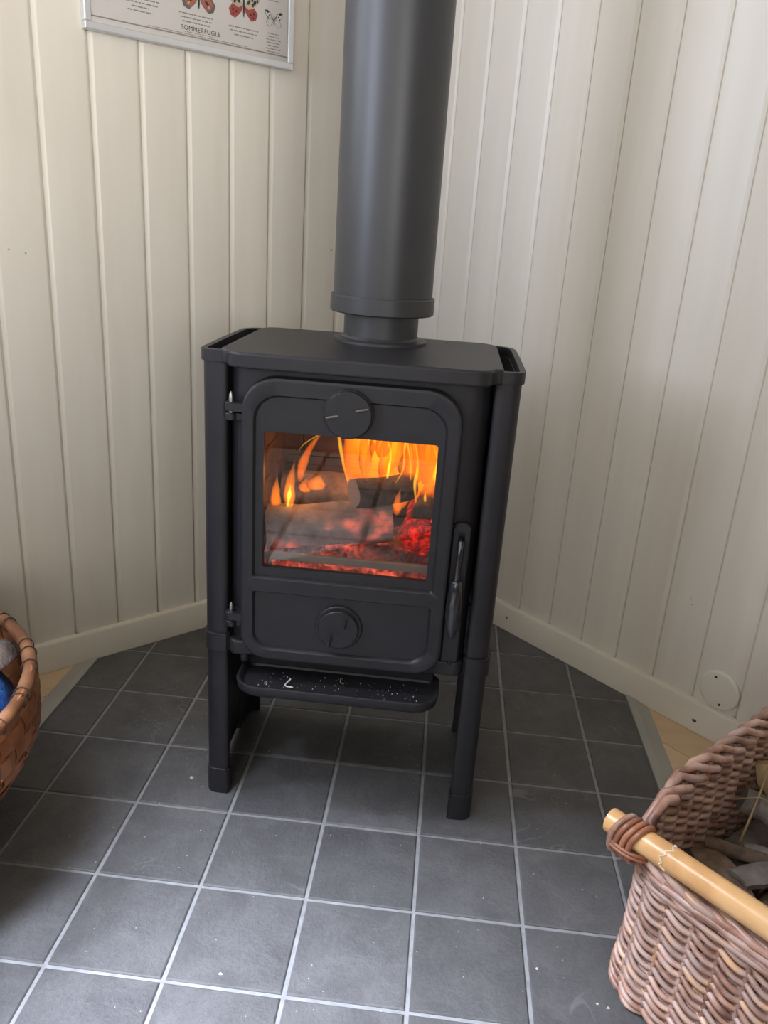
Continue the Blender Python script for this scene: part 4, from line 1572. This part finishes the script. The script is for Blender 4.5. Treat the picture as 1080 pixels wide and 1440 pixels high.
def rprof(z):
    pts = [(0.3, 13.5), (2, 16), (6, 21), (10, 25.2), (14, 28.4), (17, 30.4), (20, 31.8), (24, 31.9), (28, 31.3)]
    for (a, ra), (b, rb_) in zip(pts, pts[1:]):
        if z <= b:
            f = (z - a) / (b - a)
            f = max(0, f)
            return ra + (rb_ - ra) * f
    return pts[-1][1]


NS = 64
BANDS = [1.6 + k * 2.55 for k in range(11)]
for k, zc in enumerate(BANDS):
    q = MB()
    loops = []
    for i in range(NS * 3):
        a = 2 * pi * i / (NS * 3)
        o_ = 0.32 * math.cos(NS / 2 * a * 2 / 1 * 0.5 * 1 + pi * k) if False else 0.3 * math.cos(NS * a / 2 + pi * k)
        l = []
        for dz, dr in ((-1.15, -0.12), (-1.15, 0.12), (0, 0.2), (1.15, 0.12), (1.15, -0.12)):
            r = rprof(zc + dz) + o_ + dr
            l.append((QX + r * math.cos(a), QY + r * math.sin(a), zc + dz))
        loops.append(l)
    loops.append(loops[0])
    q.loft(loops, False, False)
    obj('band_splint', q, M['splint'], rbask, smooth=50)
for i in range(NS):
    a = 2 * pi * (i + 0.0) / NS
    q = MB()
    loops = []
    for j in range(31):
        z = 0.4 + 26.6 * j / 30
        kk = (z - BANDS[0]) / 2.55
        o_ = -0.3 * math.cos(pi * kk + (pi * i))
        r = rprof(z) + o_
        hw = min(1.2, r * pi / NS * 0.88)
        u = Vector((math.cos(a), math.sin(a), 0)); w = Vector((-u.y, u.x, 0))
        c_ = Vector((QX, QY, z)) + u * r
        loops.append([c_ - w * hw - u * 0.1, c_ + w * hw - u * 0.1, c_ + w * hw + u * 0.08, c_ + u * 0.14, c_ - w * hw + u * 0.08])
    q.loft(loops)
    obj('stake_splint', q, M['splint'], rbask, smooth=50)
q = MB(); q.lathe([(13.0, 0.1), (14.0, 0.4), (14.2, 0.9), (13.0, 1.1)], QX, QY, 48)
obj('base', q, M['splint'], rbask)
q = MB()
q.tube([(QX + 31.2 * math.cos(2 * pi * i / 96), QY + 31.2 * math.sin(2 * pi * i / 96), 27.4) for i in range(96)],
       [0.95 + 0.08 * math.sin(i * 1.7) for i in range(96)], 12, closed=True)
obj('rim', q, M['rim'], rbask, smooth=180)
for i in range(44):
    a = 2 * pi * (i + 0.4 * math.sin(i * 2.3)) / 44
    u = Vector((math.cos(a), math.sin(a), 0)); w = Vector((-u.y, u.x, 0))
    q = MB()
    q.tube([Vector((QX, QY, 27.4)) + u * (31.2 + 1.05 * math.cos(t)) + Vector((0, 0, 1.05 * math.sin(t))) + w * 0.35 * math.sin(t) for t in [2 * pi * k / 16 for k in range(16)]], 0.09, 6, closed=True)
    obj('binding', q, M['binding'], rbask, smooth=180)


def heap(name, cx, cy, rx, ry, z0, h, seed, mat, label, cat, amp=0.8, ex=2.6):
    rg = random.Random(seed)
    q = MB()
    nr, na = 14, 40
    ph = [rg.uniform(0, 6) for _ in range(6)]
    rows = []
    for i in range(nr + 1):
        f = i / nr
        row = []
        for k in range(na):
            a = 2 * pi * k / na
            x = rx * f * math.cos(a); y = ry * f * math.sin(a)
            z = z0 + h * (1 - f ** ex) + amp * (math.sin(x * 0.5 + ph[0]) * math.cos(y * 0.45 + ph[1]) + 0.5 * math.sin(x * 1.1 + ph[2] + y * 0.8)) * (1 - f ** 4)
            row.append((cx + x, cy + y, z))
        rows.append(row)
    rows.append([(cx + rx * 0.8 * math.cos(2 * pi * k / na), cy + ry * 0.8 * math.sin(2 * pi * k / na), z0 - 0.2) for k in range(na)])
    q.loft(rows)
    return tag(obj(name, q, M[mat], smooth=180), label, cat)


heap('cushion', QX, QY, 22, 22, 9.5, 5.5, 70, 'fleece', 'grey-brown fleece cushion lining the round basket', 'cushion', 0.4, 4)
heap('blanket', QX + 0.4, QY + 0.2, 28.9, 28.9, 20.0, 5.2, 71, 'blue', 'bright blue fluffy blanket in the round basket', 'blanket', 0.5, 12)
heap('fleece', -51.2, -6.6, 2.6, 4.4, 24.3, 2.4, 72, 'fleece', 'grey-brown fluffy fleece tucked beside the blue blanket', 'fleece', 0.5)
